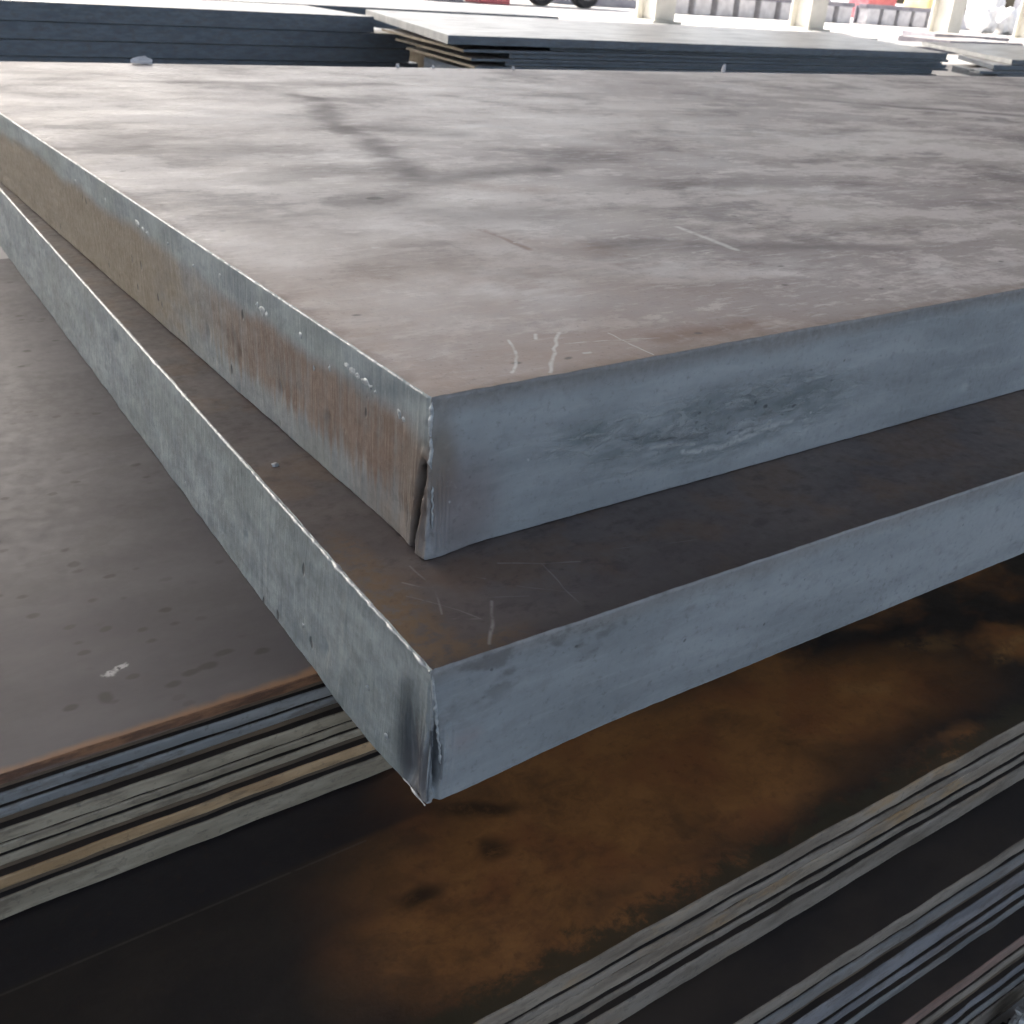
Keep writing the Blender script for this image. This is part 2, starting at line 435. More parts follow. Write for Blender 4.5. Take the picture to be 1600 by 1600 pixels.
def mat_second_top():
    M = Mat("dark_mill_scale_top")
    P = M.warp(0.01, 30.0)
    Pf = M.warp(0.006, 28.0)
    n = M.noise((5, 12, 1), P, 6, 0.6)
    fine = M.noise(120.0, None, 6, 0.65)
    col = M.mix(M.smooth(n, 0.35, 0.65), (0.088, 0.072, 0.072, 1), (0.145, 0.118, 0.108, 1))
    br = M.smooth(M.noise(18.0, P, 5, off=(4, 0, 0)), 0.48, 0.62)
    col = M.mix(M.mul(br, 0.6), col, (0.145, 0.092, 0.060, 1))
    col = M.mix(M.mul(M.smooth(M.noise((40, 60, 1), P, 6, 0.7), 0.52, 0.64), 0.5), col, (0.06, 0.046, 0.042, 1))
    for c, sz, k in [((-0.043, -0.045, -0.1), (0.018, 0.05, 1), 0.8), ((-0.02, -0.088, -0.1), (0.03, 0.008, 1), 0.6), ((-0.035, 0.02, -0.1), (0.010, 0.03, 1), 0.5)]:
        m = M.mul(M.blob(P, c, sz, 0.6), M.smooth(fine, 0.35, 0.58))
        col = M.mix(M.mul(m, k), col, (0.19, 0.115, 0.055, 1))
    e = M.smooth(M.add(M.xyz()[1], M.mul(fine, 0.012)), -0.088, -0.072, 1, 0)
    col = M.mix(M.mul(e, 0.5), col, (0.055, 0.045, 0.043, 1))
    for pts, w, k in [([(0.0073, -0.0563, -0.1), (-0.0039, -0.0748, -0.1), (-0.0144, -0.0888, -0.1)], 0.0010, 0.75), ([(0.0349, -0.025, -0.1), (0.052, -0.0345, -0.1), (0.0777, -0.0464, -0.1)], 0.0006, 0.5),
                      ([(0.0566, -0.0367, -0.1), (0.0505, -0.0838, -0.1)], 0.0005, 0.45), ([(-0.0126, -0.0034, -0.1), (-0.012, -0.0272, -0.1)], 0.0006, 0.55),
                      ([(-0.0243, -0.0167, -0.1), (-0.0128, -0.032, -0.1), (-0.0222, -0.0543, -0.1)], 0.0006, 0.5), ([(0.004, -0.05, -0.1), (0.03, -0.062, -0.1)], 0.0004, 0.35),
                      ([(0.012, -0.03, -0.1), (0.018, -0.036, -0.1)], 0.0005, 0.4), ([(-0.03, -0.03, -0.1), (-0.012, -0.055, -0.1), (-0.005, -0.07, -0.1)], 0.0004, 0.4), ([(0.03, -0.05, -0.1), (0.06, -0.075, -0.1)], 0.0004, 0.3), ([(-0.02, -0.06, -0.1), (0.02, -0.08, -0.1)], 0.0004, 0.3), ([(0.09, -0.04, -0.1), (0.16, -0.06, -0.1)], 0.0004, 0.25)]:
        m = M.mul(M.stroke(Pf, pts, w, w * 0.8), M.smooth(fine, 0.3, 0.5))
        col = M.mix(M.mul(m, k), col, (0.34, 0.325, 0.31, 1))
    col = M.mix(M.mul(M.smooth(fine, 0.58, 0.74), 0.5), col, (0.05, 0.042, 0.04, 1))
    return M.done(col, M.smooth(fine, 0.3, 0.7, 0.40, 0.58), 0.0, 0.5, fine, 0.0006, 0.5)


def mat_left_top():
    M = Mat("grey_mill_scale_top")
    P = M.warp(0.015, 12.0)
    Pf = M.warp(0.004, 80.0)
    n = M.noise((4, 10, 1), P, 6, 0.6)
    fine = M.noise(110.0, None, 6, 0.65)
    col = M.mix(M.smooth(n, 0.34, 0.66), (0.088, 0.076, 0.081, 1), (0.128, 0.114, 0.116, 1))
    x, y, z = M.xyz(Pf)
    dirt = M.mul(M.smooth(M.noise((13, 22, 1), P, 8, 0.7, off=(2, 2, 0)), 0.51, 0.60), M.smooth(y, 0.12, 0.30, 0.45, 1.0))
    col = M.mix(M.mul(dirt, 0.35), col, (0.075, 0.065, 0.06, 1))
    vd, vc = M.vor((55, 80, 1), Pf)
    r_, g_, b_ = M.xyz(vc)
    spots = M.mul(M.smooth(vd, 0.14, 0.30, 1, 0), M.smooth(r_, 0.62, 0.66))
    spots = M.mul(spots, M.smooth(M.noise(9.0, None, 2, off=(1, 3, 0)), 0.42, 0.55))
    col = M.mix(M.mul(spots, 0.65), col, (0.045, 0.035, 0.028, 1))
    for c, sz in [((-0.1181, 0.0765, -0.188), (0.006, 0.003, 1)), ((-0.1075, 0.0779, -0.188), (0.006, 0.0035, 1)), ((-0.0942, 0.0858, -0.188), (0.006, 0.003, 1)), ((-0.132, 0.07, -0.188), (0.005, 0.003, 1)),
                  ((-0.1888, 0.0783, -0.188), (0.004, 0.003, 1)), ((-0.1694, 0.0773, -0.188), (0.004, 0.006, 1)), ((-0.1467, 0.237, -0.188), (0.004, 0.004, 1)), ((-0.0729, 0.0754, -0.188), (0.005, 0.003, 1))]:
        col = M.mix(M.mul(M.blob(Pf, c, sz, 0.4), 0.7), col, (0.045, 0.037, 0.032, 1))
    Ps = M.warp(0.007, 190.0)
    smear = M.mx(M.blob(Ps, (-0.1615, 0.0985, -0.188), (0.0035, 0.0028, 1), 0.4), M.blob(Ps, (-0.154, 0.1015, -0.188), (0.0055, 0.0022, 1), 0.4, 25))
    col = M.mix(M.mul(smear, M.smooth(M.noise(260.0, None, 3), 0.35, 0.5)), col, (0.52, 0.49, 0.48, 1))
    r = M.smooth(M.add(y, M.mul(M.sub(M.noise(30.0, None, 4), 0.5), 0.014)), 0.040, 0.0475, 1, 0)
    col = M.mix(M.mul(r, 0.85), col, (0.285, 0.145, 0.07, 1))
    return M.done(col, M.smooth(fine, 0.3, 0.7, 0.44, 0.56), 0.0, 0.32, fine, 0.0001, 0.05)


def mat_left_edge_rust():
    M = Mat("rusty_plate_rim", jitter=True)
    n = M.noise((40, 40, 160), None, 5, 0.65)
    fine = M.noise(180.0, None, 4)
    col = M.mix(M.smooth(n, 0.35, 0.62), (0.115, 0.062, 0.040, 1), (0.245, 0.125, 0.068, 1))
    col = M.mix(M.smooth(M.noise((7, 7, 60), None, 4), 0.5, 0.66), col, (0.155, 0.125, 0.11, 1))
    return M.done(col, 0.75, 0.0, 0.3, M.add(n, fine), 0.0012, 0.7)


def mat_brown_top():
    M = Mat("rust_brown_plate_top")
    P = M.warp(0.03, 9.0)
    P2 = M.warp(0.012, 45.0, P)
    z0 = -0.291
    n = M.noise((5, 9, 1), P, 6, 0.6)
    fine = M.noise(130.0, None, 6, 0.65)
    med = M.noise((40, 52, 1), P2, 7, 0.72)
    col = M.mix(M.smooth(n, 0.35, 0.65), (0.024, 0.019, 0.017, 1), (0.042, 0.032, 0.025, 1))
    rust = None
    for c, sz, ang in [((0.06, -0.075, z0), (0.12, 0.062, 1), -12), ((0.16, -0.05, z0), (0.16, 0.062, 1), -16), ((0.0, -0.10, z0), (0.09, 0.05, 1), 0), ((0.20, -0.10, z0), (0.08, 0.04, 1), -10), ((0.30, -0.06, z0), (0.16, 0.05, 1), -12)]:
        b = M.blob(P2, c, sz, 0.55, ang)
        rust = b if rust is None else M.mx(rust, b)
    rust = M.mul(rust, M.smooth(M.noise((14, 22, 1), P2, 6, 0.7, off=(1, 1, 0)), 0.34, 0.54, 0.62, 1.0))
    far = M.smooth(M.noise((7, 11, 1), P2, 5, off=(6, 1, 0)), 0.46, 0.64)
    rust = M.mx(rust, M.mul(M.mul(far, 0.85), M.smooth(M.xyz()[0], -0.12, 0.05)))
    x, y, z = M.xyz(P2)
    rc = M.mix(M.smooth(med, 0.36, 0.64), (0.275, 0.118, 0.038, 1), (0.375, 0.160, 0.050, 1))
    rc = M.mix(M.smooth(M.noise(14.0, P, 5), 0.45, 0.65), rc, (0.28, 0.108, 0.038, 1))
    col = M.mix(M.mul(rust, 0.92), col, rc)
    xw, yw, zw = M.xyz()
    rimd = M.smooth(M.add(M.add(yw, M.mul(xw, 0.022)), M.mul(M.sub(med, 0.5), 0.07)), -0.150, -0.136, 1, 0)
    col = M.mix(M.mul(rimd, 0.85), col, (0.052, 0.043, 0.024, 1))
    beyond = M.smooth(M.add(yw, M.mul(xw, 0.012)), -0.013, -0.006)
    col = M.mix(M.mul(beyond, M.smooth(xw, -0.06, 0.06, 0.9, 0.0)), col, (0.026, 0.022, 0.023, 1))  # paints in the shade along the foot of the left stack
    seam = M.mul(M.stroke(M.P, [(-0.45, -0.0065, z0), (-0.045, -0.0115, z0)], 0.0007, 0.0006), M.smooth(fine, 0.25, 0.55))
    col = M.mix(M.mul(seam, 0.35), col, (0.16, 0.135, 0.11, 1))
    for c, sz, ang in [((0.018, -0.0566, z0), (0.009, 0.011, 1), 30), ((-0.038, -0.067, z0), (0.011, 0.007, 1), 0), ((0.030, -0.024, z0), (0.030, 0.006, 1), -25)]:
        m = M.mul(M.blob(P2, c, sz, 0.75, ang), M.smooth(med, 0.3, 0.5))
        col = M.mix(M.mul(m, 0.8), col, (0.022, 0.015, 0.012, 1))
    for c, sz, ang, k in [((0.375, -0.075, z0), (0.018, 0.007, 1), -35, 0.5), ((0.54, -0.103, z0), (0.030, 0.006, 1), 5, 0.75), ((0.48, -0.06, z0), (0.035, 0.010, 1), -20, 0.4)]:
        col = M.mix(M.mul(M.mul(M.blob(P2, c, sz, 0.6, ang), M.smooth(med, 0.36, 0.58)), k), col, (0.38, 0.20, 0.07, 1))
    col = M.mix(M.mul(M.smooth(fine, 0.54, 0.72), 0.28), col, (0.06, 0.032, 0.018, 1))
    return M.done(col, M.smooth(med, 0.3, 0.7, 0.46, 0.64), 0.0, 0.35, M.add(fine, M.mul(med, 0.6)), 0.0008, 0.5)


def mat_dark_top():
    M = Mat("black_oxide_plate_top", jitter=True)
    n = M.noise((6, 10, 1), None, 6, 0.6)
    fine = M.noise(120.0, None, 5)
    col = M.mix(M.smooth(n, 0.35, 0.68), (0.032, 0.027, 0.026, 1), (0.058, 0.045, 0.037, 1))
    return M.done(col, 0.62, 0.0, 0.3, fine, 0.0006, 0.5)


def mat_edge(name, a, b, spot=(0.24, 0.13, 0.06, 1), k=0.3):
    """sheared edge of a thin plate"""
    M = Mat(name, jitter=True)
    long = M.noise((14, 14, 60), None, 4, 0.6)
    pat = M.noise((11, 11, 30), None, 5, 0.65, off=(3, 3, 3))
    fine = M.noise(240.0, None, 4, 0.6)
    col = M.mix(M.smooth(long, 0.36, 0.64), a, b)
    col = M.mix(M.mul(M.smooth(pat, 0.50, 0.66), k), col, spot)
    col = M.mix(M.mul(M.smooth(M.noise((30, 30, 120), None, 5, 0.7, off=(8, 1, 5)), 0.5, 0.64), 0.5), col, (0.115, 0.09, 0.068, 1))
    col = M.mix(M.mul(M.smooth(fine, 0.56, 0.72), 0.4), col, (0.06, 0.055, 0.05, 1))
    return M.done(col, 0.55, 0.15, 0.4, M.add(long, fine), 0.0008, 0.5)


def mat_simple(name, a, b, scale=20.0, rough=0.6, metal=0.0, bump=0.0006, spec=0.4):
    M = Mat(name, jitter=True)
    n = M.noise(scale, None, 5, 0.6)
    f = M.noise(scale * 9, None, 4, 0.6)
    col = M.mix(M.smooth(n, 0.35, 0.66), a, b)
    return M.done(col, M.smooth(f, 0.3, 0.7, rough - 0.08, rough + 0.08), metal, spec, M.add(n, M.mul(f, 0.5)), bump, 0.5)


def mat_far_top():
    M = Mat("pale_worn_plate_top", jitter=True)
    P = M.warp(0.1, 2.0)
    n = M.noise((0.9, 2.6, 1), P, 6, 0.6)
    s = M.noise((3, 12, 1), P, 5, 0.6)
    col = M.mix(M.smooth(n, 0.35, 0.65), (0.34, 0.318, 0.302, 1), (0.48, 0.455, 0.436, 1))
    col = M.mix(M.mul(M.smooth(s, 0.48, 0.62), 0.7), col, (0.17, 0.152, 0.145, 1))
    return M.done(col, M.smooth(s, 0.3, 0.7, 0.28, 0.42), 0.0, 0.55, s, 0.0006, 0.3)


def mat_floor():
    M = Mat("concrete_floor")
    n = M.noise(0.35, None, 7, 0.6)
    f = M.noise(6.0, None, 6, 0.65)
    col = M.mix(M.smooth(n, 0.35, 0.65), (0.32, 0.305, 0.295, 1), (0.45, 0.435, 0.42, 1))
    col = M.mix(M.mul(M.smooth(f, 0.52, 0.7), 0.35), col, (0.28, 0.265, 0.25, 1))
    return M.done(col, 0.7, 0.0, 0.4, f, 0.004, 0.4)


MT = dict(
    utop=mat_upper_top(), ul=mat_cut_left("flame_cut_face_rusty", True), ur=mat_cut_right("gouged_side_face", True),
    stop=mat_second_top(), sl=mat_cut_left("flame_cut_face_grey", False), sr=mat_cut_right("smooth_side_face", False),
    ltop=mat_left_top(), lrust=mat_left_edge_rust(), btop=mat_brown_top(), dtop=mat_dark_top(),
    e_blue=mat_edge("blue_grey_sheared_edge", (0.205, 0.212, 0.214, 1), (0.30, 0.307, 0.306, 1), (0.17, 0.155, 0.15, 1)),
    e_olive=mat_edge("olive_grey_sheared_edge", (0.265, 0.225, 0.165, 1), (0.40, 0.345, 0.26, 1), (0.20, 0.165, 0.12, 1)),
    e_tan=mat_edge("tan_rusted_sheared_edge", (0.36, 0.235, 0.125, 1), (0.50, 0.345, 0.20, 1), (0.22, 0.115, 0.06, 1)),
    e_warm=mat_edge("warm_grey_sheared_edge", (0.205, 0.168, 0.132, 1), (0.315, 0.268, 0.215, 1), (0.40, 0.22, 0.06, 1), 0.5),
    e_lilac=mat_edge("lilac_grey_sheared_edge", (0.150, 0.150, 0.162, 1), (0.23, 0.230, 0.245, 1), (0.19, 0.15, 0.13, 1)),
    e_pink=mat_edge("pinkish_rust_sheared_edge", (0.20, 0.125, 0.10, 1), (0.29, 0.195, 0.165, 1), (0.19, 0.175, 0.15, 1), 0.5),
    e_grey=mat_edge("grey_sheared_edge", (0.175, 0.148, 0.120, 1), (0.27, 0.235, 0.198, 1), (0.28, 0.18, 0.09, 1), 0.3),
    e_steel=mat_edge("steel_grey_sheared_edge", (0.150, 0.152, 0.155, 1), (0.225, 0.226, 0.226, 1), (0.20, 0.16, 0.13, 1), 0.3),
    under=mat_simple("plate_underside", (0.07, 0.052, 0.036, 1), (0.13, 0.092, 0.06, 1), 12, 0.7),
    bright=mat_simple("bright_melted_steel", (0.34, 0.36, 0.38, 1), (0.56, 0.57, 0.58, 1), 300, 0.38, 0.5, 0.0005),
    slag=mat_simple("grey_slag", (0.30, 0.33, 0.35, 1), (0.48, 0.50, 0.51, 1), 260, 0.40, 0.35, 0.0006),
    ftop=mat_far_top(),
    fface=mat_edge("dark_blue_plate_side", (0.105, 0.128, 0.158, 1), (0.150, 0.178, 0.212, 1), (0.13, 0.14, 0.15, 1), 0.3),
    fend=mat_simple("pale_cut_plate_end", (0.36, 0.37, 0.38, 1), (0.50, 0.51, 0.51, 1), 9, 0.5, 0.2, 0.001),
    fwood=mat_simple("tan_plate_end", (0.25, 0.20, 0.14, 1), (0.38, 0.31, 0.22, 1), 9, 0.6),
    floor=mat_floor(),
    cream=mat_simple("cream_column_paint", (0.60, 0.585, 0.53, 1), (0.72, 0.70, 0.65, 1), 1.5, 0.45, 0.0, 0.002),
    roofm=mat_simple("roof_sheet_steel", (0.13, 0.14, 0.15, 1), (0.19, 0.20, 0.21, 1), 0.5, 0.6),
    concrete=mat_simple("pale_concrete", (0.52, 0.51, 0.53, 1), (0.66, 0.65, 0.67, 1), 4, 0.8),
    rail=mat_simple("dull_violet_steel", (0.17, 0.16, 0.19, 1), (0.26, 0.25, 0.28, 1), 3, 0.6),
    red=mat_simple("faded_red_paint", (0.42, 0.10, 0.12, 1), (0.55, 0.16, 0.18, 1), 3, 0.5),
    yellow=mat_simple("faded_yellow_paint", (0.62, 0.50, 0.22, 1), (0.75, 0.62, 0.32, 1), 3, 0.5),
    rubber=mat_simple("black_rubber", (0.03, 0.03, 0.035, 1), (0.05, 0.05, 0.055, 1), 8, 0.8),
    navy=mat_simple("dark_blue_paint", (0.05, 0.06, 0.10, 1), (0.08, 0.09, 0.14, 1), 3, 0.5),
    greyp=mat_simple("grey_machine_paint", (0.26, 0.26, 0.29, 1), (0.36, 0.36, 0.39, 1), 2, 0.55),
    sack=mat_simple("white_woven_sack", (0.66, 0.66, 0.67, 1), (0.80, 0.80, 0.80, 1), 8, 0.8),
    grit=mat_simple("black_grit", (0.012, 0.012, 0.014, 1), (0.04, 0.04, 0.045, 1), 200, 0.6),
    plastic=mat_simple("crumpled_clear_plastic", (0.40, 0.42, 0.43, 1), (0.62, 0.64, 0.65, 1), 120, 0.25),
)


# ------------------------------------------------------------------ object helpers
def mesh_obj(name, verts, faces, mats, mat_idx=None, smooth=None, origin=None, parent=None):
    if origin is None:
        a = np.array(verts)
        origin = ((a[:, 0].min() + a[:, 0].max()) / 2, (a[:, 1].min() + a[:, 1].max()) / 2, a[:, 2].min())
    o = Vector(origin)
    me = bpy.data.meshes.new(name)
    me.from_pydata([tuple(Vector(v) - o) for v in verts], [], faces)
    for m in (mats if isinstance(mats, (list, tuple)) else [mats]):
        me.materials.append(m)
    if mat_idx is not None:
        me.polygons.foreach_set("material_index", mat_idx)
    if smooth is not None:
        me.polygons.foreach_set("use_smooth", smooth if not isinstance(smooth, bool) else [smooth] * len(faces))
    me.update()
    ob = bpy.data.objects.new(name, me)
    COL.objects.link(ob)
    if parent is not None:
        ob.parent = parent
        ob.location = o - world_loc(parent)
    else:
        ob.location = o
    return ob


def world_loc(o):
    v = Vector(o.location)
    while o.parent:
        o = o.parent
        v += o.location
    return v


def tag(o, label=None, cat=None, group=None, kind=None):
    if label: o["label"] = label
    if cat: o["category"] = cat
    if group: o["group"] = group
    if kind: o["kind"] = kind
    return o


def empty(name, loc):
    e = bpy.data.objects.new(name, None)
    COL.objects.link(e)
    e.location = loc
    e.empty_display_size = 0.05
    return e


def box_data(x0, x1, y0, y1, z0, z1):
    v = [(x0, y0, z0), (x1, y0, z0), (x1, y1, z0), (x0, y1, z0), (x0, y0, z1), (x1, y0, z1), (x1, y1, z1), (x0, y1, z1)]
    f = [(0, 3, 2, 1), (4, 5, 6, 7), (0, 1, 5, 4), (1, 2, 6, 5), (2, 3, 7, 6), (3, 0, 4, 7)]
    return v, f


def bevel_box(name, dims, mat, origin=None, parent=None, bev=0.01, rotz=0.0, seg=2):
    """box with rounded edges; dims = x0,x1,y0,y1,z0,z1"""
    v, f = box_data(*dims)
    if rotz:
        cx, cy = (dims[0] + dims[1]) / 2, (dims[2] + dims[3]) / 2
        c, s = math.cos(rotz), math.sin(rotz)
        v = [(cx + (p[0] - cx) * c - (p[1] - cy) * s, cy + (p[0] - cx) * s + (p[1] - cy) * c, p[2]) for p in v]
    o = mesh_obj(name, v, f, mat, smooth=False, origin=origin, parent=parent)
    if bev:
        b = o.modifiers.new("bevel", 'BEVEL')
        b.width = bev
        b.segments = seg
    return o


def nz(x, y=0.0, z=0.0):
    return mn.noise(Vector((x, y, z)))


def fbm(x, y=0.0, z=0.0, o=4):
    s, a = 0.0, 1.0
    for _ in range(o):
        s += a * mn.noise(Vector((x, y, z)))
        x, y, z, a = x * 2.03 + 5.1, y * 2.03 + 1.7, z * 2.03 + 9.2, a * 0.5
    return s


# ------------------------------------------------------------------ setting
def setting():
    # ground reaching the horizon
    n = 24
    xs = np.linspace(-260, 320, n + 1)
    ys = np.linspace(-200, 380, n + 1)
    v = [(x, y, FLOOR) for y in ys for x in xs]
    f = [(j * (n + 1) + i, j * (n + 1) + i + 1, (j + 1) * (n + 1) + i + 1, (j + 1) * (n + 1) + i) for j in range(n) for i in range(n)]
    tag(mesh_obj("floor", v, f, MT["floor"], origin=(0, 0, FLOOR)), kind="structure")
    # the shed roof high above the stacks (ribbed sheet)
    v, f = [], []
    k = 0
    X0, X1, Y0, Y1, Z = -20.0, 44.0, -12.5, 20.6, 9.0
    nx = 120
    for i in range(nx + 1):
        x = X0 + (X1 - X0) * i / nx
        zz = Z + (0.08 if (i // 2) % 2 else 0.0)
        v += [(x, Y0, zz), (x, Y1, zz), (x, Y0, zz + 0.06), (x, Y1, zz + 0.06)]
    for i in range(nx):
        a, b = 4 * i, 4 * i + 4
        f += [(a, a + 1, b + 1, b), (a + 2, b + 2, b + 3, a + 3), (a, b, b + 2, a + 2), (a + 1, a + 3, b + 3, b + 1)]
    f += [(0, 2, 3, 1), (4 * nx, 4 * nx + 1, 4 * nx + 3, 4 * nx + 2)]
    tag(mesh_obj("roof", v, f, MT["roofm"], smooth=False), kind="structure")


setting()


# ------------------------------------------------------------------ the two thick plates
def sgrid(lo_len, hi_len):
    """distances from the corner along an edge, dense near the corner"""
    s, out, st = 0.0, [0.0], 0.0006
    while s < lo_len:
        if s < 0.03: st = 0.0006
        elif s < 0.10: st = 0.0016
        elif s < 0.45: st = 0.003
        elif s < 1.2: st = 0.007
        else: st = 0.02 if s < 2.2 else 0.2
        s = min(s + st, lo_len)
        out.append(s)
    return out


def thick_plate(name, top_c, dirL, lenL, dirR, lenR, zt, zb, offset_bottom, disp, mats, back):
    """flame-cut plate: the two near faces are dense displaced grids, the other two are plain.
    offset_bottom(s, left) -> outward shift of the lower edge; disp(s, t, left) -> outward displacement."""
    dirL = Vector(dirL).normalized(); dirR = Vector(dirR).normalized()
    nL = Vector((-dirL.y, dirL.x, 0)); nL = nL if nL.dot(dirR) < 0 else -nL
    nR = Vector((-dirR.y, dirR.x, 0)); nR = nR if nR.dot(dirL) < 0 else -nR
    c = Vector((top_c[0], top_c[1], 0))
    NR = 56
    ts = [0, .006, .014, .03] + [0.03 + 0.94 * (i + 1) / (NR - 7) for i in range(NR - 8)] + [.975, .985, .993, 1.0]
    cols = [(-s, True) for s in reversed(sgrid(lenL, 0)[1:])] + [(s, False) for s in sgrid(lenR, 0)]
    verts, faces, mi, sm = [], [], [], []
    nc, nt = len(cols), len(ts)
    rc = 0.004
    for s, left in cols:
        p = c + (dirL * -s if left else dirR * s)
        w = max(-1.0, min(1.0, s / rc))
        a = 0.5 - 0.5 * w if abs(s) < rc else (1.0 if left else 0.0)
        n = (nL * a + nR * (1 - a)).normalized()
        # fillet the corner a little
        inset = 0.0012 * max(0.0, 1 - abs(s) / rc) ** 2
        for t in ts:
            z = zt + (zb - zt) * t
            d = disp(s, t, left) - inset
            er = 0.0012
            dt = t * (zt - zb); db = (1 - t) * (zt - zb)
            if dt < er: d -= er * (1 - dt / er) ** 2 * 0.8
            if db < er: d -= er * (1 - db / er) ** 2 * 0.8
            d += offset_bottom(s, left) * t
            q = p + n * d
            verts.append((q.x, q.y, z + 0.0004 * nz(s * 60, t * 3, 5) * (1 if t in (0, 1.0) else 0)))
    for i in range(nc - 1):
        for j in range(nt - 1):
            a = i * nt + j; b = (i + 1) * nt + j
            faces.append((a, a + 1, b + 1, b))
            mi.append(1 if cols[i + 1][0] <= 0 else 2)
            sm.append(True)
    # caps share positions but not vertices
    top = [verts[i * nt] for i in range(nc)]
    bot = [verts[i * nt + nt - 1] for i in range(nc)]
    far = Vector(top[0]) + dirR * lenR
    for rim, z, flip, m in ((top, zt, False, 0), (bot, zb, True, 3)):
        # a narrow strip along the uneven rim, then one large face
        ins = 0.016
        inner = []
        for (s, left) in cols:
            if left: q = c + dirL * max(-s, ins) + dirR * ins
            else: q = c + dirL * ins + dirR * max(s, ins)
            inner.append((q.x, q.y, z))
        b0 = len(verts)
        verts += rim + inner
        for i in range(nc - 1):
            if (Vector(inner[i]) - Vector(inner[i + 1])).length < 1e-7:
                fc = (b0 + i, b0 + i + 1, b0 + nc + i)
            else:
                fc = (b0 + i, b0 + i + 1, b0 + nc + i + 1, b0 + nc + i)
            faces.append(tuple(reversed(fc)) if flip else fc); mi.append(m); sm.append(False)
        ci = next(i for i in range(nc) if cols[i][0] >= 0)
        b1 = len(verts)
        verts += [inner[0], inner[ci], inner[-1], (back[0], back[1], z)]
        fc = (b1, b1 + 1, b1 + 2, b1 + 3)
        faces.append(tuple(reversed(fc)) if flip else fc); mi.append(m); sm.append(False)
    # plain back faces
    q = len(verts)
    verts += [top[-1], bot[-1], (back[0], back[1], zb), (back[0], back[1], zt), top[0], bot[0]]
    faces += [(q, q + 1, q + 2, q + 3), (q + 3, q + 2, q + 5, q + 4)]; mi += [1, 1]; sm += [False, False]
    return mesh_obj(name, verts, faces, mats, mi, sm, origin=(0, 0, 0))


def gs(x, w):
    return math.exp(-(x / w) ** 2)


def disp_upper(s, t, left):
    d = 0.0006 * fbm(s * 9, t * 2, 1.0, 3) + 0.00022 * fbm(s * 120, t * 7, 4.0, 3)
    if left:
        d += 0.00016 * nz(s * 420, t * 2.2, 2) + 0.0006 * fbm(s * 30, t * 6, 3) * t
        # the dark crevice that opens left of the corner towards the bottom
        if t > 0.36 and s > -0.03:
            k = min(1.0, (t - 0.36) / 0.16)
            cs = -(0.0030 + 0.0085 * (t - 0.36) / 0.64)
            d -= 0.0150 * k * math.exp(-((s - cs) / (0.0018 + 0.0013 * k)) ** 4)
        # pits in the lower half
        for ps, pt_, r, dep in [(-0.3466, .70, .0035, .002), (-0.2783, .66, .003, .0025), (-0.2014, .68, .003, .0018), (-0.30, .62, .002, .002), (-0.125, .60, .003, .0015)]:
            if abs(s - ps) < 4 * r:
                d -= dep * gs(s - ps, r) * gs((t - pt_) * 0.1, r * 2.2)
    else:
        # shallow gouged patch
        u = ((s - 0.24) / 0.12) ** 2 + ((t - 0.58) / 0.26) ** 2
        if u < 1.6:
            d += (0.0011 * fbm(s * 55, t * 14, 8.0, 4) - 0.0008) * max(0, 1 - u / 1.6)
    a = abs(s)
    if a < 0.016:
        win = max(0, 1 - a / 0.016)
        d += 0.0011 * math.sin(s * 2 * math.pi / 0.0031 + 2.2 * nz(t * 4, 0, 3)) * win * min(1, max(0, (t - 0.4) / 0.2)) * min(1, max(0, (0.995 - t) / 0.12))
        d += 0.0016 * gs(s - 0.0004 - 0.0012 * nz(t * 6, 1, 1), 0.0013) * (0.55 + 0.7 * nz(t * 13, 3, 0.3)) * (1.0 if t < 0.46 else 0.35)
        d += 0.0010 * fbm(s * 160, t * 12, 6.0, 3) * win
    return d


def off_upper(s, left):
    return 0.0045 * gs(s, 0.022)


upper = thick_plate("thick_steel_plate", (0.0, 0.0), (0, 1, 0), 1.713, (1, 0, 0), 6.0, 0.0, -0.0995,
                    off_upper, disp_upper, [MT["utop"], MT["ul"], MT["ur"], MT["under"]], (6.0, 1.713))
tag(upper, "upper thick steel plate with bright worn top and rust-streaked left end", "steel plate", "thick plates stacked in the foreground")


def disp_second(s, t, left):
    d = 0.0006 * fbm(s * 8 + 40, t * 2, 1.0, 3) + 0.00022 * fbm(s * 120 + 9, t * 7, 4.0, 3)
    if left:
        d += 0.00016 * nz(s * 420, t * 2.2, 12) + 0.0009 * fbm(s * 26, t * 4, 13) * t * t
        for ps, pt_, r, dep in [(-0.60, .25, .004, .003), (-0.255, .62, .003, .002), (-0.12, .7, .003, .002)]:
            if abs(s - ps) < 4 * r:
                d -= dep * gs(s - ps, r) * gs((t - pt_) * 0.1, r * 2.2)
        # flat facet and dark dragged hollow close to the corner
        d -= 0.0045 * gs(s + 0.0165, 0.0050) * min(1, max(0, (t - 0.35) / 0.4)) * min(1, max(0, (1 - t) / 0.12))
        d -= 0.0012 * gs(s + 0.010, 0.008) * t
    a = abs(s)
    if a < 0.018:
        win = max(0, 1 - a / 0.018)
        k = min(1, max(0, (t - 0.38) / 0.25))
        d += 0.0016 * math.sin((s + 0.004 * (t - 0.6)) * 2 * math.pi / 0.0040 + 1.5 * nz(t * 3, 0, 7)) * win * k * (1 if s > -0.009 else 0.2) * min(1, max(0, (0.995 - t) / 0.12))
        d -= 0.0060 * k * gs(s - 0.0046 - 0.0015 * (t - 0.5), 0.0018) * (1 if t < 0.93 else 0.4)
        d += 0.0017 * gs(s - 0.0006 - 0.003 * t - 0.001 * nz(t * 6, 1, 9), 0.0012) * (0.6 + 0.7 * nz(t * 13, 3, 5.3)) * (1.0 if t < 0.55 else 0.15)
        d += 0.0009 * fbm(s * 160, t * 12, 16.0, 3) * win
    return d


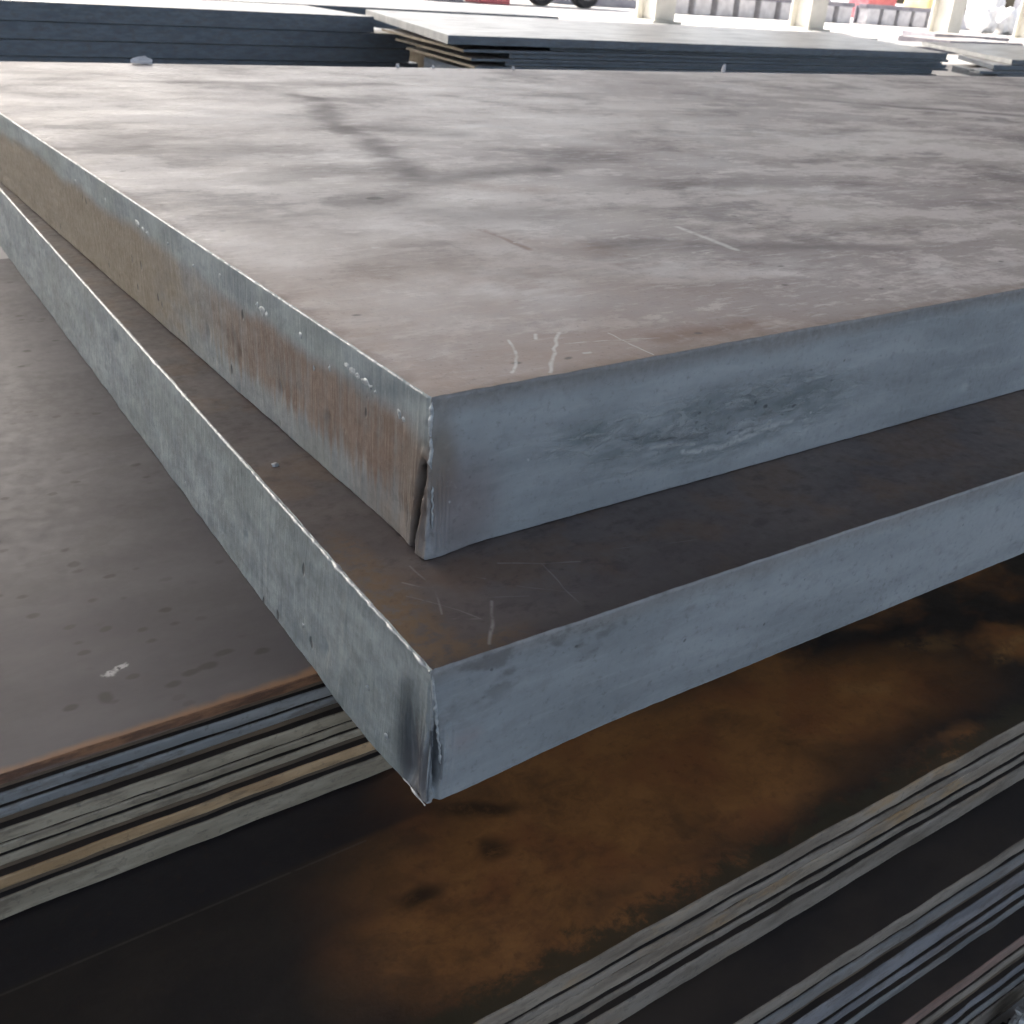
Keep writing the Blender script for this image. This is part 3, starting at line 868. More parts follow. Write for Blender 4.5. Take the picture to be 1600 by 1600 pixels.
def off_second(s, left):
    if left:
        return 0.0052 * (1 - gs(s, 0.05)) + 0.001
    return -0.0055 * (1 - gs(s, 0.07)) + 0.001


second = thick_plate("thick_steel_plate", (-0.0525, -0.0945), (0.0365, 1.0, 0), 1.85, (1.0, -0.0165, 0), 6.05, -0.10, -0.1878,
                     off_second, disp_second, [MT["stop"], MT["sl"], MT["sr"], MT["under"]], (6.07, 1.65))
tag(second, "lower thick steel plate with dark scratched top jutting out beneath the upper one", "steel plate", "thick plates stacked in the foreground")


def burr(parent, name, pts_fn, s0, s1, rad, seed, mat):
    """bright melted lip along a cut edge"""
    verts, faces = [], []
    s = s0
    ring = 7
    rows = 0
    while s < s1:
        p = pts_fn(s)
        amp = 0.55 + 0.55 * fbm(s * 130 + seed, seed, 0, 3) + 0.35 * fbm(s * 22 + seed, 3, seed, 2)
        r = rad * max(0.12, amp)
        for k in range(ring):
            a = 2 * math.pi * k / ring
            verts.append((p[0] + r * math.cos(a) + 0.0003 * nz(s * 200, seed), p[1], p[2] + r * 0.8 * math.sin(a) + 0.0002 * nz(s * 150, seed, 4)))
        rows += 1
        s += 0.0016 if s < 0.35 else (0.004 if s < 0.9 else 0.01)
    for i in range(rows - 1):
        for k in range(ring):
            a = i * ring + k; b = i * ring + (k + 1) % ring
            faces.append((a, b, b + ring, a + ring))
    faces.append(tuple(range(ring))); faces.append(tuple(reversed(range((rows - 1) * ring, rows * ring))))
    return mesh_obj(name, verts, faces, mat, smooth=True, parent=parent)


burr(upper, "cut_edge_lip", lambda s: (0.0004, s, -0.0009), 0.004, 1.71, 0.0013, 2.0, MT["bright"])
burr(second, "cut_edge_lip", lambda s: (-0.0525 + 0.0365 * (s) + 0.0002, -0.0945 + s, -0.1012), 0.001, 1.8, 0.0021, 9.0, MT["bright"])
burr(second, "lower_edge_lip", lambda s: (-0.0532 + 0.0365 * s - 0.0004, -0.0950 + s, -0.1870), 0.0, 0.030, 0.0013, 4.0, MT["bright"])


def bead(parent, p, size, seed, nrm, mat, name="slag_bead"):
    """small frozen splash of slag on a face; nrm = face normal (flattened along it)"""
    n = Vector(nrm)
    t1 = Vector((0, 0, 1)); t2 = n.cross(t1)
    verts, faces = [], []
    U, V = 8, 5
    for j in range(V):
        el = math.pi / 2 * j / (V - 0.5)
        for i in range(U):
            a = 2 * math.pi * i / U
            r = 1 + 0.85 * nz(math.cos(a) * 1.3 + seed, math.sin(a) * 1.3, el + seed)
            q = Vector(p) + (t2 * math.cos(a) * size[0] + t1 * math.sin(a) * size[1]) * math.cos(el) * r + n * (math.sin(el) * size[2] * r - 0.0003)
            verts.append(tuple(q))
    top = len(verts)
    verts.append(tuple(Vector(p) + n * size[2] * 0.95))
    for j in range(V - 1):
        for i in range(U):
            a = j * U + i; b = j * U + (i + 1) % U
            faces.append((a, b, b + U, a + U))
    for i in range(U):
        faces.append(((V - 1) * U + i, (V - 1) * U + (i + 1) % U, top))
    return mesh_obj(name, verts, faces, mat, smooth=True, parent=parent)


sd = 0
for y, z, a, b in [(0.5129, -0.0189, .006, .003), (0.498, -0.0205, .003, .002), (0.486, -0.021, .0025, .0018), (0.3086, -0.0138, .002, .0022), (0.2298, -0.0176, .0050, .0030), (0.2215, -0.0185, .0026, .0022), (0.238, -0.016, .002, .0025),
                   (0.1659, -0.0166, .0018, .0028), (0.1473, -0.0326, .001, .002), (0.1234, -0.0245, .0012, .0022), (0.100, -0.0155, .0034, .0024), (0.0924, -0.0161, .0036, .0026), (0.085, -0.0172, .0022, .002), (0.0758, -0.0168, .0036, .0026), (0.0695, -0.018, .0026, .002), (0.0625, -0.019, .0016, .0012),
                   (0.0335, -0.0218, .0018, .0028), (0.0285, -0.0234, .0015, .0022), (0.6124, -0.0177, .003, .0022), (0.37, -0.021, .0015, .0015), (0.72, -0.019, .0025, .0018), (0.43, -0.017, .0012, .0012)]:
    sd += 1
    bead(upper, (disp_upper(-y, -z / 0.0995, True) * -1.0, y, z), (a * 1.25, b * 1.05, 0.0008), sd * 1.7, (-1, 0, 0), MT["slag"])


def ridge(parent, path, rad, seed):
    """frozen run of melted steel down the corner; path = points from top to bottom"""
    verts, faces, ring, rows = [], [], 9, 0
    n = 90
    for i in range(n + 1):
        u = i / n * (len(path) - 1)
        k = min(int(u), len(path) - 2)
        p = Vector(path[k]).lerp(Vector(path[k + 1]), u - k)
        r = rad * (0.60 + 0.45 * fbm(i * 0.055 + seed, seed, 0, 2) + 0.12 * nz(i * 0.4, seed)) * min(1, i / 9, (n - i) / 16)
        r = max(r, 0.00008)
        for q in range(ring):
            a = 2 * math.pi * q / ring
            verts.append((p.x + 0.0009 * nz(i * 0.09, seed, 3) + r * math.cos(a) * (1 + 0.3 * nz(i * 0.1, a, seed)), p.y + 0.0003 * nz(i * 0.12, seed, 8) + r * math.sin(a), p.z))
        rows += 1
    for i in range(rows - 1):
        for q in range(ring):
            a = i * ring + q; b = i * ring + (q + 1) % ring
            faces.append((a, a + ring, b + ring, b))
    return mesh_obj("slag_ridge", verts, faces, MT["slag"], smooth=True, parent=parent)


ridge(upper, [(0.0006, -0.0004, -0.002), (-0.0002, -0.0006, -0.015), (0.0006, -0.0012, -0.03), (0.0002, -0.0012, -0.046)], 0.0017, 3.0)
ridge(upper, [(0.0012, -0.0022, -0.052), (0.0018, -0.0028, -0.066), (0.0014, -0.0034, -0.08)], 0.0010, 8.0)
ridge(second, [(-0.0522, -0.0950, -0.102), (-0.0515, -0.0955, -0.112), (-0.0500, -0.0962, -0.124), (-0.0490, -0.0962, -0.136)], 0.0015, 5.0)
ridge(second, [(-0.0490, -0.0958, -0.134), (-0.0470, -0.0958, -0.148), (-0.0455, -0.0955, -0.162)], 0.0010, 7.5)
for y, t in [(0.06, .75), (-0.03, .6), (0.30, .86), (-0.055, .78)]:
    sd += 1
    bead(second, (-0.0525 + 0.0365 * (y + 0.0945) - 0.0055 * t, y, -0.10 - 0.0878 * t), (.0015, .002, .0010), sd * 1.1, (-0.9993, 0.0365, 0), MT["slag"])


# ------------------------------------------------------------------ thin plates in stacks
def thin_plate(name, x0, x1, yf, slope, yb, z0, z1, z2, mats, seed, recess=0.0042, back_slope=0.0, dense=(-0.45, 1.0)):
    """sheet with an uneven front edge: visible edge from z0 to z1, undercut down to z2 where it lies on the next plate.
    mats = top, edge"""
    xs = []
    x = x0
    while x < x1:
        xs.append(x)
        x += 0.006 if dense[0] <= x <= dense[1] else 0.12
    xs.append(x1)
    verts, faces, mi = [], [], []
    b = min(0.0009, (z0 - z1) * 0.2)
    D = 0.016
    for x in xs:
        ys = yf + slope * x
        y = ys + 0.0007 * fbm(x * 25, seed, 0, 4) + 0.0010 * nz(x * 3.1, seed, 4)
        dz = 0.0006 * nz(x * 4.3, seed, 2) + 0.0006 * nz(x * 45, seed, 9)
        prof = [(ys + D, z0), (y + b * 1.3, z0), (y + b * 0.35, z0 - b * 0.3), (y, z0 - b), (y + 0.0003, z1 + b + dz), (y + b, z1 + dz), (y + recess, z1 - 0.0002 + dz), (y + recess, z2), (ys + D, z2)]
        verts += [(x, p, q) for p, q in prof]
    m = len(prof)
    mid = [0, 1, 1, 1, 1, 2, 2, 2]
    for i in range(len(xs) - 1):
        for j in range(m - 1):
            a = i * m + j
            faces.append((a, a + 1, a + 1 + m, a + m)); mi.append(mid[j])
    # the rest of the sheet behind the uneven front strip
    q = len(verts)
    y0, y1 = yf + slope * x0 + D, yf + slope * x1 + D
    verts += [(x0, y0, z0), (x1, y1, z0), (x1, yb, z0), (x0, yb, z0), (x0, y0, z2), (x1, y1, z2), (x1, yb, z2), (x0, yb, z2)]
    faces += [(q, q + 1, q + 2, q + 3), (q + 7, q + 6, q + 5, q + 4), (q + 1, q + 5, q + 6, q + 2), (q + 2, q + 6, q + 7, q + 3), (q + 3, q + 7, q + 4, q)]
    mi += [0, 2, 1, 1, 1]
    faces.append(tuple(range(m))); mi.append(1)
    faces.append(tuple(reversed(range((len(xs) - 1) * m, len(xs) * m)))); mi.append(1)
    return mesh_obj(name, verts, faces, [mats[0], mats[1], MT["under"]], mi, origin=(0, 0, 0))


# left stack: top surface right under the second thick plate
L_TOP = [-0.1880, -0.2001, -0.2109, -0.2243, -0.2354, -0.2450, -0.2578, -0.2726]
L_BOT = [-0.1950, -0.2081, -0.2173, -0.2337, -0.2417, -0.2514, -0.2665, -0.2885]
L_END = -0.2907
L_MAT = ["lrust", "e_blue", "e_blue", "e_olive", "e_olive", "e_olive", "e_tan", "e_olive"]
L_LAB = ["grey-topped thin plate with orange rusty rim, topmost of the left stack",
         "blue-grey thin plate just below the orange-rimmed one in the left stack",
         "third thin plate down in left stack, bluish edge above a wide dark gap",
         "olive-grey thin plate right below the wide dark gap in the left stack",
         "thin olive-grey plate edge, fifth from top of the left stack",
         "olive-grey thin plate directly above the tan one in the left stack",
         "tan rusted thin plate edge, second from bottom of the left stack",
         "pale grey-green thin plate, lowest bright edge of the left stack"]
for i in range(8):
    z2 = (L_TOP[i + 1] if i < 7 else L_END) + 0.0003
    o = thin_plate("thin_steel_plate", -1.7, 3.4, 0.0366 + [0, .0, .0012, -.0004, .0003, .0010, -.0006, -.0010][i], -0.0115, 1.085 + 0.01 * (i % 3), L_TOP[i], L_BOT[i], z2,
                   (MT["ltop"] if i == 0 else MT["dtop"], MT[L_MAT[i]]), 3.3 * i + 1, dense=(-0.40, 0.12))
    tag(o, L_LAB[i], "steel plate", "thin plates in the left stack")

# stack A: the brown plate and those right below it
A_TOP = [-0.2910, -0.3080, -0.3168, -0.3375, -0.3500]
A_BOT = [-0.3050, -0.3155, -0.3310, -0.3450, -0.3690]
A_MAT = ["e_warm", "e_grey", "e_warm", "e_grey", "e_grey"]
A_LAB = ["wide rusty brown plate lying under the overhanging corner of the thick plates",
         "thin plate edge pressed close beneath the rusty brown plate's edge",
         "warm grey plate edge, middle of the five below the rusty brown surface",
         "narrow plate edge between two dark gaps beneath the rusty brown plate",
         "grey plate edge lowest of the group right under the rusty brown plate"]
for i in range(5):
    z2 = (A_TOP[i + 1] if i < 4 else -0.3716) + 0.0003
    o = thin_plate("thin_steel_plate", -1.5, 3.9, -0.1579 + [0, -.0005, .0006, .0012, -.0002][i], -0.02215, 1.3, A_TOP[i], A_BOT[i], z2, (MT["btop"] if i == 0 else MT["dtop"], MT[A_MAT[i]]), 5.1 * i + 31, dense=(-0.1, 0.75))
    tag(o, A_LAB[i], "steel plate", "thin plates below the rusty brown surface")

B_TOP = [-0.3719, -0.3915, -0.4180, -0.4490, -0.4675]
B_BOT = [-0.3860, -0.4060, -0.4390, -0.4590, -0.4775]
B_LAB = ["grey plate edge topmost of the second group at the lower right",
         "blue-grey plate edge second of the second lower right group",
         "broad lilac-grey plate edge midway in the lower right stack",
         "narrow lilac-grey plate edge just under the broad one at lower right",
         "lowest grey plate edge of the second lower right group, above a dark band"]
for i in range(5):
    z2 = (B_TOP[i + 1] if i < 4 else -0.4796) + 0.0003
    o = thin_plate("thin_steel_plate", -1.4, 3.8, -0.1943 + [0, .0004, -.0006, .0010, .0][i], -0.0314, 1.25, B_TOP[i], B_BOT[i], z2, (MT["dtop"], MT[["e_grey", "e_steel", "e_lilac", "e_lilac", "e_steel"][i]]), 6.7 * i + 61, dense=(0.05, 0.75))
    tag(o, B_LAB[i], "steel plate", "thin plates in the second lower right group")

C_TOP = [-0.4799, -0.5060, -0.5330, -0.5530, -0.5750]
C_BOT = [-0.4945, -0.5165, -0.5440, -0.5640, -0.6000]
C_LAB = ["pinkish rust-coloured plate edge near the bottom right corner",
         "grey plate edge next below the pinkish one, bottom right",
         "dark lilac plate edge two below the pinkish one, bottom right",
         "grey plate edge three below the pinkish one, beside the grit",
         "lowest plate of the bottom right stack, resting on the floor beside the grit"]
for i in range(5):
    z2 = (C_TOP[i + 1] if i < 4 else FLOOR) + 0.0003
    o = thin_plate("thin_steel_plate", -1.3, 3.7, -0.2148 + [0, .001, .0, -.0008, .0006][i], -0.0248, 1.2, C_TOP[i], C_BOT[i], z2, (MT["dtop"], MT[["e_pink", "e_grey", "e_lilac", "e_steel", "e_grey"][i]]), 7.9 * i + 91, dense=(0.2, 0.8))
    tag(o, C_LAB[i], "steel plate", "thin plates at the bottom right corner")


# ------------------------------------------------------------------ things lying on the plates
def lump(name, p, r, seed, mat, flat=0.6, sub=2):
    import bmesh
    bm = bmesh.new()
    bmesh.ops.create_icosphere(bm, subdivisions=sub, radius=1.0)
    for v in bm.verts:
        c = v.co.normalized()
        k = 1 + 0.4 * nz(c.x * 1.6 + seed, c.y * 1.6, c.z * 1.6) + 0.15 * nz(c.x * 4 + seed, c.y * 4, c.z * 4)
        v.co = Vector((c.x * r[0], c.y * r[1], max(c.z, -0.55) * r[2])) * k
    zmin = min(v.co.z for v in bm.verts)
    for v in bm.verts: v.co.z -= zmin
    me = bpy.data.meshes.new(name)
    bm.to_mesh(me); bm.free()
    me.materials.append(mat)
    o = bpy.data.objects.new(name, me)
    COL.objects.link(o)
    o.location = p
    return o


tag(lump("pale_chip", (-0.0271, 0.1528, -0.1), (0.0030, 0.0018, 0.0014), 3, MT["bright"]), "tiny pale chip on the lower thick plate's dark top, left of the corner", "chip")
tag(lump("dirt_clod", (0.375, 1.703, 0.0), (0.020, 0.007, 0.008), 11, MT["concrete"], sub=3), "pale lump of dirt on the upper plate's far edge, top left", "dirt")
for i, (x, y, r, lab) in enumerate([(1.93, 1.69, .014, "small upright white lump at upper plate's far edge, right of centre"),
                                    (1.02, 1.70, .008, "small white crumb on the far edge, above the dark wedge mark"),
                                    (0.93, 1.70, .011, "larger of two white crumbs on the upper plate's far edge, left of centre"),
                                    (1.24, 1.70, .010, "white crumb on the far edge below the splayed plate ends")]):
    tag(lump("pale_crumb", (x, y, 0.0), (r * 0.4, r * 0.35, r * (1.0 if i == 0 else 0.55)), i * 4.4 + 1, MT["concrete"]), lab, "crumb", "crumbs along the far edge")


def crumpled(name, c, r, seed, mat):
    import bmesh
    bm = bmesh.new()
    bmesh.ops.create_icosphere(bm, subdivisions=4, radius=1.0)
    for v in bm.verts:
        d = v.co.normalized()
        k = 0.85 + 0.5 * abs(nz(d.x * 2.2 + seed, d.y * 2.2, d.z * 2.2)) - 0.45 * abs(nz(d.x * 5 + seed, d.y * 5, d.z * 5)) + 0.12 * nz(d.x * 12, d.y * 12, d.z * 12 + seed)
        v.co = Vector((d.x * r[0], d.y * r[1], d.z * r[2])) * k
    zmin = min(v.co.z for v in bm.verts)
    for v in bm.verts: v.co.z -= zmin
    me = bpy.data.meshes.new(name)
    bm.to_mesh(me); bm.free()
    me.materials.append(mat)
    o = bpy.data.objects.new(name, me)
    COL.objects.link(o)
    o.location = c
    return o


tag(crumpled("plastic_scrap", (0.492, -0.252, FLOOR), (0.030, 0.017, 0.030), 2.2, MT["plastic"]), "crumpled clear plastic scrap in the bottom right corner", "plastic")
# black grit round the plastic scrap
gv, gf = [], []
for i in range(1500):
    cx, cy = 0.47 + rng.gauss(0, 0.05), -0.2295 - 0.0248 * 0.47 + 0.0117 - abs(rng.gauss(0, 0.022))
    if cy > -0.2148 - 0.0248 * cx - 0.005: continue
    r = rng.uniform(0.0012, 0.0042)
    pile = max(0.0, 0.020 * math.exp(-((cx - 0.46) / 0.035) ** 2) - 0.7 * abs(cy + 0.232)) * rng.random()
    b = len(gv)
    a0 = rng.uniform(0, 6.28)
    for k in range(4):
        a = a0 + k * math.pi / 2 + rng.uniform(-0.3, 0.3)
        gv.append((cx + r * math.cos(a), cy + r * math.sin(a), FLOOR + 0.0005 + pile))
    for k in range(4):
        a = a0 + 0.4 + k * math.pi / 2 + rng.uniform(-0.3, 0.3)
        gv.append((cx + r * 0.7 * math.cos(a), cy + r * 0.7 * math.sin(a), FLOOR + pile + r * rng.uniform(0.7, 1.6)))
    gf += [(b + 4, b + 5, b + 6, b + 7)] + [(b + k, b + (k + 1) % 4, b + 4 + (k + 1) % 4, b + 4 + k) for k in range(4)]
tag(mesh_obj("grit", gv, gf, MT["grit"]), "black grit scattered on the floor at the bottom right", "grit", kind="stuff")


# ------------------------------------------------------------------ far stacks
def poly_plate(name, pts, z0, z1, mats, seed=0, label=None, group=None, cat="steel plate", endmat=None):
    """flat plate of any outline; mats = top, side; side faces listed in endmat take the end material"""
    n = len(pts)
    # subdivide the outline for a slightly uneven edge
    out, tagv = [], []
    for i in range(n):
        a, b = Vector(pts[i]), Vector(pts[(i + 1) % n])
        L = (b - a).length
        k = 1
        nrm = Vector((-(b - a).y, (b - a).x)).normalized()
        for j in range(k):
            q = a.lerp(b, j / k) + nrm * (0.004 * fbm(seed + i * 9 + j * 0.7, seed, 0, 3) if 0 < j else 0)
            out.append((q.x, q.y)); tagv.append(i)
    m = len(out)
    e = 0.003
    verts = [(x, y, z0) for x, y in out] + [(x, y, z1) for x, y in out]
    cx = sum(p[0] for p in out) / m; cy = sum(p[1] for p in out) / m
    faces = [tuple(range(m)), tuple(reversed(range(m, 2 * m)))]
    mi = [0, 3]
    for i in range(m):
        j = (i + 1) % m
        faces.append((i, i + m, j + m, j))
        mi.append(2 if endmat and tagv[i] in endmat else 1)
    o = mesh_obj(name, verts, faces, [mats[0], mats[1], mats[2] if len(mats) > 2 else mats[1], MT["under"]], mi)
    # keep front faces outward
    a = sum(out[i][0] * out[(i + 1) % m][1] - out[(i + 1) % m][0] * out[i][1] for i in range(m))
    if a < 0:
        o.data.flip_normals()
    if label: tag(o, label, cat, group)
    return o


F = (MT["ftop"], MT["fface"], MT["fend"])
FW = (MT["ftop"], MT["fface"], MT["fwood"])
# far left stack
zz = -0.10
for i, (th, x1, dy, lab) in enumerate([(0.090, 3.03, 0.0, "pale-topped dark blue plate, topmost of the far left stack"),
                                       (0.083, 3.34, 0.012, "second dark blue plate down in the far left stack"),
                                       (0.075, 3.28, -0.006, "third dark blue plate down in the far left stack"),
                                       (0.075, 3.36, 0.018, "lowest dark blue plate in sight in the far left stack"),]):
    poly_plate("steel_plate", [(-5.0, 5.75 + dy), (x1, 5.75 + dy), (x1 + 0.02, 6.80), (-5.0, 6.80)], zz, zz - th, F, i * 3.1, lab, "plates in the far left stack", endmat=(1,))
    zz -= th + 0.004
bearer = [(-3.6, "left"), (0.2, "middle"), (2.4, "right")]
for x, w in bearer:
    o = bevel_box("timber_bearer", (x, x + 0.12, 5.8, 6.75, FLOOR, zz), MT["fwood"], bev=0.006)
    tag(o, "timber bearer under the far left stack, %s one" % w, "bearer", "timber bearers")

# middle stack with splayed left ends
FD = (MT["ftop"], MT["fface"], MT["fface"])
mid = [([(2.56, 4.125), (6.52, 4.08), (7.9, 6.15), (3.24, 6.26)], 0.040, F, "pale plate with white cut end, topmost of the middle far stack"),
       ([(3.20, 4.16), (6.58, 4.10), (7.95, 6.1), (3.66, 6.1)], 0.016, FD, "thin plate set back under the white-ended one in the middle far stack"),
       ([(2.66, 4.14), (6.50, 4.09), (7.9, 6.1), (2.92, 5.45)], 0.012, FW, "tan-ended plate poking out below the white-ended one, middle far stack"),
       ([(2.95, 4.16), (6.60, 4.12), (7.9, 6.1), (3.15, 5.4)], 0.022, FD, "dark set-back plate under the tan-ended one, middle far stack"),
       ([(2.70, 4.13), (6.60, 4.10), (7.9, 6.1), (2.93, 5.30)], 0.010, FW, "brownish thin plate end below the tan one in the middle far stack"),
       ([(2.92, 4.15), (6.45, 4.12), (7.9, 6.1), (3.08, 5.2)], 0.018, FD, "dark set-back plate between two brownish ends, middle far stack"),
       ([(2.72, 4.12), (6.45, 4.08), (7.9, 6.1), (2.92, 5.15)], 0.010, FW, "lower brownish thin plate end in the middle far stack"),
       ([(2.95, 4.15), (6.55, 4.12), (7.9, 6.1), (3.1, 5.0)], 0.020, FD, "dark set-back plate low in the middle far stack"),
       ([(2.76, 4.13), (6.55, 4.10), (7.9, 6.1), (2.95, 5.0)], 0.060, FD, "thick lowest plate in sight in the middle far stack")]
zz = -0.084
for i, (pts, th, mt, lab) in enumerate(mid):
    poly_plate("steel_plate", pts, zz, zz - th, mt, i * 2.7 + 20, lab, "plates in the middle far stack", endmat=(3,))
    zz -= th + 0.003
for x, w in [(3.2, "left"), (5.2, "right")]:
    o = bevel_box("timber_bearer", (x, x + 0.12, 4.2, 5.0, FLOOR, zz), MT["fwood"], bev=0.006)
    tag(o, "%s timber bearer under the middle far stack" % w, "bearer", "timber bearers")

# long dark slab behind both
poly_plate("steel_plate", [(1.4, 7.4), (5.70, 7.38), (5.78, 9.0), (1.5, 9.0)], -0.118, -0.36, F, 61, "long dark slab with pale top lying behind the two far stacks", None, endmat=(1,))
o = bevel_box("timber_bearer", (2.4, 2.55, 7.5, 8.9, FLOOR, -0.361), MT["fwood"], bev=0.006)
tag(o, "timber bearer under the long dark slab, left one", "bearer", "timber bearers")
o = bevel_box("timber_bearer", (4.8, 4.95, 7.5, 8.9, FLOOR, -0.361), MT["fwood"], bev=0.006)
tag(o, "timber bearer under the long dark slab, right one", "bearer", "timber bearers")

# right far stack
rt = [([(7.02, 3.90), (12.0, 3.80), (12.6, 5.9), (8.47, 5.66)], 0.030, F, "pale grey plate topmost of the stack at the far right edge"),
      ([(6.75, 3.86), (12.0, 3.78), (12.6, 5.8), (7.6, 4.7)], 0.030, FD, "dark plate right under the top one, far right stack"),
      ([(6.50, 3.80), (12.0, 3.72), (12.6, 5.8), (6.62, 3.95)], 0.018, F, "plate with white cut end, third down in the far right stack"),
      ([(6.66, 3.76), (12.0, 3.70), (12.6, 5.8), (7.1, 4.4)], 0.040, FD, "dark plate below the white-ended one in the far right stack"),
      ([(6.62, 3.72), (12.0, 3.64), (12.6, 5.8), (6.74, 3.86)], 0.020, F, "white-ended plate low in the far right stack"),
      ([(6.3, 3.74), (12.0, 3.66), (12.6, 5.8), (7.0, 4.2)], 0.16, FD, "thick lowest plate in sight in the far right stack")]
zz = -0.10
for i, (pts, th, mt, lab) in enumerate(rt):
    poly_plate("steel_plate", pts, zz, zz - th, mt, i * 2.1 + 40, lab, "plates in the far right stack", endmat=(3,))
    zz -= th + 0.003
for x, w in [(7.6, "left"), (10.4, "right")]:
    o = bevel_box("timber_bearer", (x, x + 0.12, 3.75, 4.5, FLOOR, zz), MT["fwood"], bev=0.006)
    tag(o, "%s timber bearer under the far right stack" % w, "bearer", "timber bearers")

# loose plates on the floor towards the columns
loose = [((11.2, 12.2), 2.6, 1.6, 0.2, 0.06, "grey plate lying on the floor left of the first column"),
         ((15.0, 14.6), 3.2, 1.3, -0.3, 0.10, "long grey plate lying askew before the first column"),
         ((13.0, 10.2), 3.4, 1.5, 0.12, 0.14, "thick pale plate lying nearest behind the middle far stack"),
         ((17.5, 14.4), 2.8, 1.4, 0.25, 0.12, "dark plate on the floor between first and second column"),
         ((18.6, 16.0), 3.4, 1.2, -0.15, 0.08, "thin plate on the floor just before the second column"),
         ((20.0, 13.2), 4.2, 1.4, 0.05, 0.10, "long pale plate on the floor below the second column"),
         ((24.0, 15.4), 3.6, 1.3, 0.1, 0.12, "grey plate on the floor between second and third column"),
         ((26.4, 17.2), 2.6, 1.2, -0.2, 0.16, "short grey plate at the foot of the third column")]
for i, ((cx, cy), L, W, a, h, lab) in enumerate(loose):
    c, s = math.cos(a), math.sin(a)
    pts = [(cx + u * L / 2 * c - v * W / 2 * s, cy + u * L / 2 * s + v * W / 2 * c) for u, v in ((-1, -1), (1, -1), (1, 1), (-1, 1))]
    poly_plate("loose_plate", pts, FLOOR + h, FLOOR + 0.004, (MT["ftop"], MT["rail"], MT["rail"]), i + 70, lab, "loose plates on the shed floor")


# ------------------------------------------------------------------ columns of the shed
def column(x, y, lab):
    e = empty("steel_column", (x, y, FLOOR))
    tag(e, lab, "column", "cream columns along the open side", kind="thing")
    h = 9.0 - FLOOR
    w = 0.62
    bevel_box("web", (x - 0.12, x + 0.12, y - w / 2 + 0.04, y + w / 2 - 0.04, FLOOR + 0.05, FLOOR + h), MT["cream"], parent=e, bev=0.0)
    for s in (-1, 1):
        bevel_box("flange", (x - w / 2, x + w / 2, y + s * w / 2 - 0.03, y + s * w / 2 + 0.03, FLOOR + 0.05, FLOOR + h), MT["cream"], parent=e, bev=0.008)
    bevel_box("base_plate", (x - 0.45, x + 0.45, y - 0.45, y + 0.45, FLOOR + 0.002, FLOOR + 0.05), MT["cream"], parent=e, bev=0.008)


for x, y, lab in [(17.6, 19.3, "cream steel column at the back, leftmost of the row"), (22.9, 19.3, "cream steel column second from left at the back"),
                  (28.9, 19.3, "cream steel column third from left at the back, beside the white sacks"), (33.4, 19.3, "cream steel column at the top right corner, rightmost of the row")]:
    column(x, y, lab)


# ------------------------------------------------------------------ yard beyond the columns
def rack(x0, x1, y, n, lab, blab):
    e = empty("rail_rack", ((x0 + x1) / 2, y, FLOOR))
    tag(e, lab, "rack", "low rail racks in the yard")
    bevel_box("rail", (x0, x1, y - 0.16, y + 0.16, FLOOR + 0.52, FLOOR + 0.66), MT["rail"], parent=e, bev=0.01)
    bevel_box("added_dark_backing", (x0, x1, y + 0.24, y + 0.30, FLOOR + 0.004, FLOOR + 0.60), MT["rail"], parent=e, bev=0.01)  # added only to turn the gaps between the blocks dark
    for i in range(n):
        x = x0 + (x1 - x0) * (i + 0.5) / n
        bevel_box("support_block", (x - 0.36, x + 0.36, y - 0.2, y + 0.2, FLOOR + 0.002, FLOOR + 0.519), MT["concrete"], parent=e, bev=0.02)


rack(24.0, 33.0, 26.0, 9, "low violet-grey rail on pale concrete blocks beyond the first gap between columns", None)
rack(33.6, 42.0, 26.0, 9, "low rail on white blocks beyond the second gap between columns", None)
rack(43.5, 47.5, 26.0, 4, "short low rail on white blocks right of the third column", None)


def wheel(parent, x, y, r):
    v, f = [], []
    n = 28
    prof = [(-0.16, 0.60), (-0.16, 0.92), (-0.12, 1.0), (0.12, 1.0), (0.16, 0.92), (0.16, 0.60)]
    for i in range(n):
        a = 2 * math.pi * i / n
        for py, pr in prof:
            v.append((x + r * pr * math.cos(a), y + py, FLOOR + r + r * pr * math.sin(a)))
    m = len(prof)
    for i in range(n):
        for j in range(m):
            f.append((i * m + j, i * m + (j + 1) % m, ((i + 1) % n) * m + (j + 1) % m, ((i + 1) % n) * m + j))
    t = mesh_obj("tyre", v, f, MT["rubber"], smooth=False, parent=parent)
    v, f = [], []
    for i in range(n):
        a = 2 * math.pi * i / n
        for py, pr in [(-0.10, 0.0), (-0.12, 0.2), (-0.06, 0.45), (-0.14, 0.61), (0.14, 0.61), (0.10, 0.0)]:
            v.append((x + r * pr * math.cos(a), y + py, FLOOR + r + r * pr * math.sin(a)))
    for i in range(n):
        for j in range(5):
            f.append((i * 6 + j, i * 6 + j + 1, ((i + 1) % n) * 6 + j + 1, ((i + 1) % n) * 6 + j))
    mesh_obj("rim", v, f, MT["greyp"], smooth=False, parent=t)


def trailer(x, y):
    e = empty("flatbed_trailer", (x, y, FLOOR))
    tag(e, "dark flatbed trailer whose black wheels show at the top centre", "trailer")
    for dx in (-1.5, 0.0, 1.6):
        wheel(e, x + dx, y, 0.52)
    bevel_box("bed", (x - 5.0, x + 3.2, y - 0.3, y + 2.0, FLOOR + 1.15, FLOOR + 1.32), MT["navy"], parent=e, bev=0.02)
    bevel_box("chassis_beam", (x - 4.8, x + 3.0, y + 0.3, y + 0.5, FLOOR + 0.85, FLOOR + 1.149), MT["rail"], parent=e, bev=0.01)
    bevel_box("mudguard", (x - 2.1, x + 2.2, y - 0.22, y + 0.22, FLOOR + 1.08, FLOOR + 1.12), MT["rubber"], parent=e, bev=0.01)


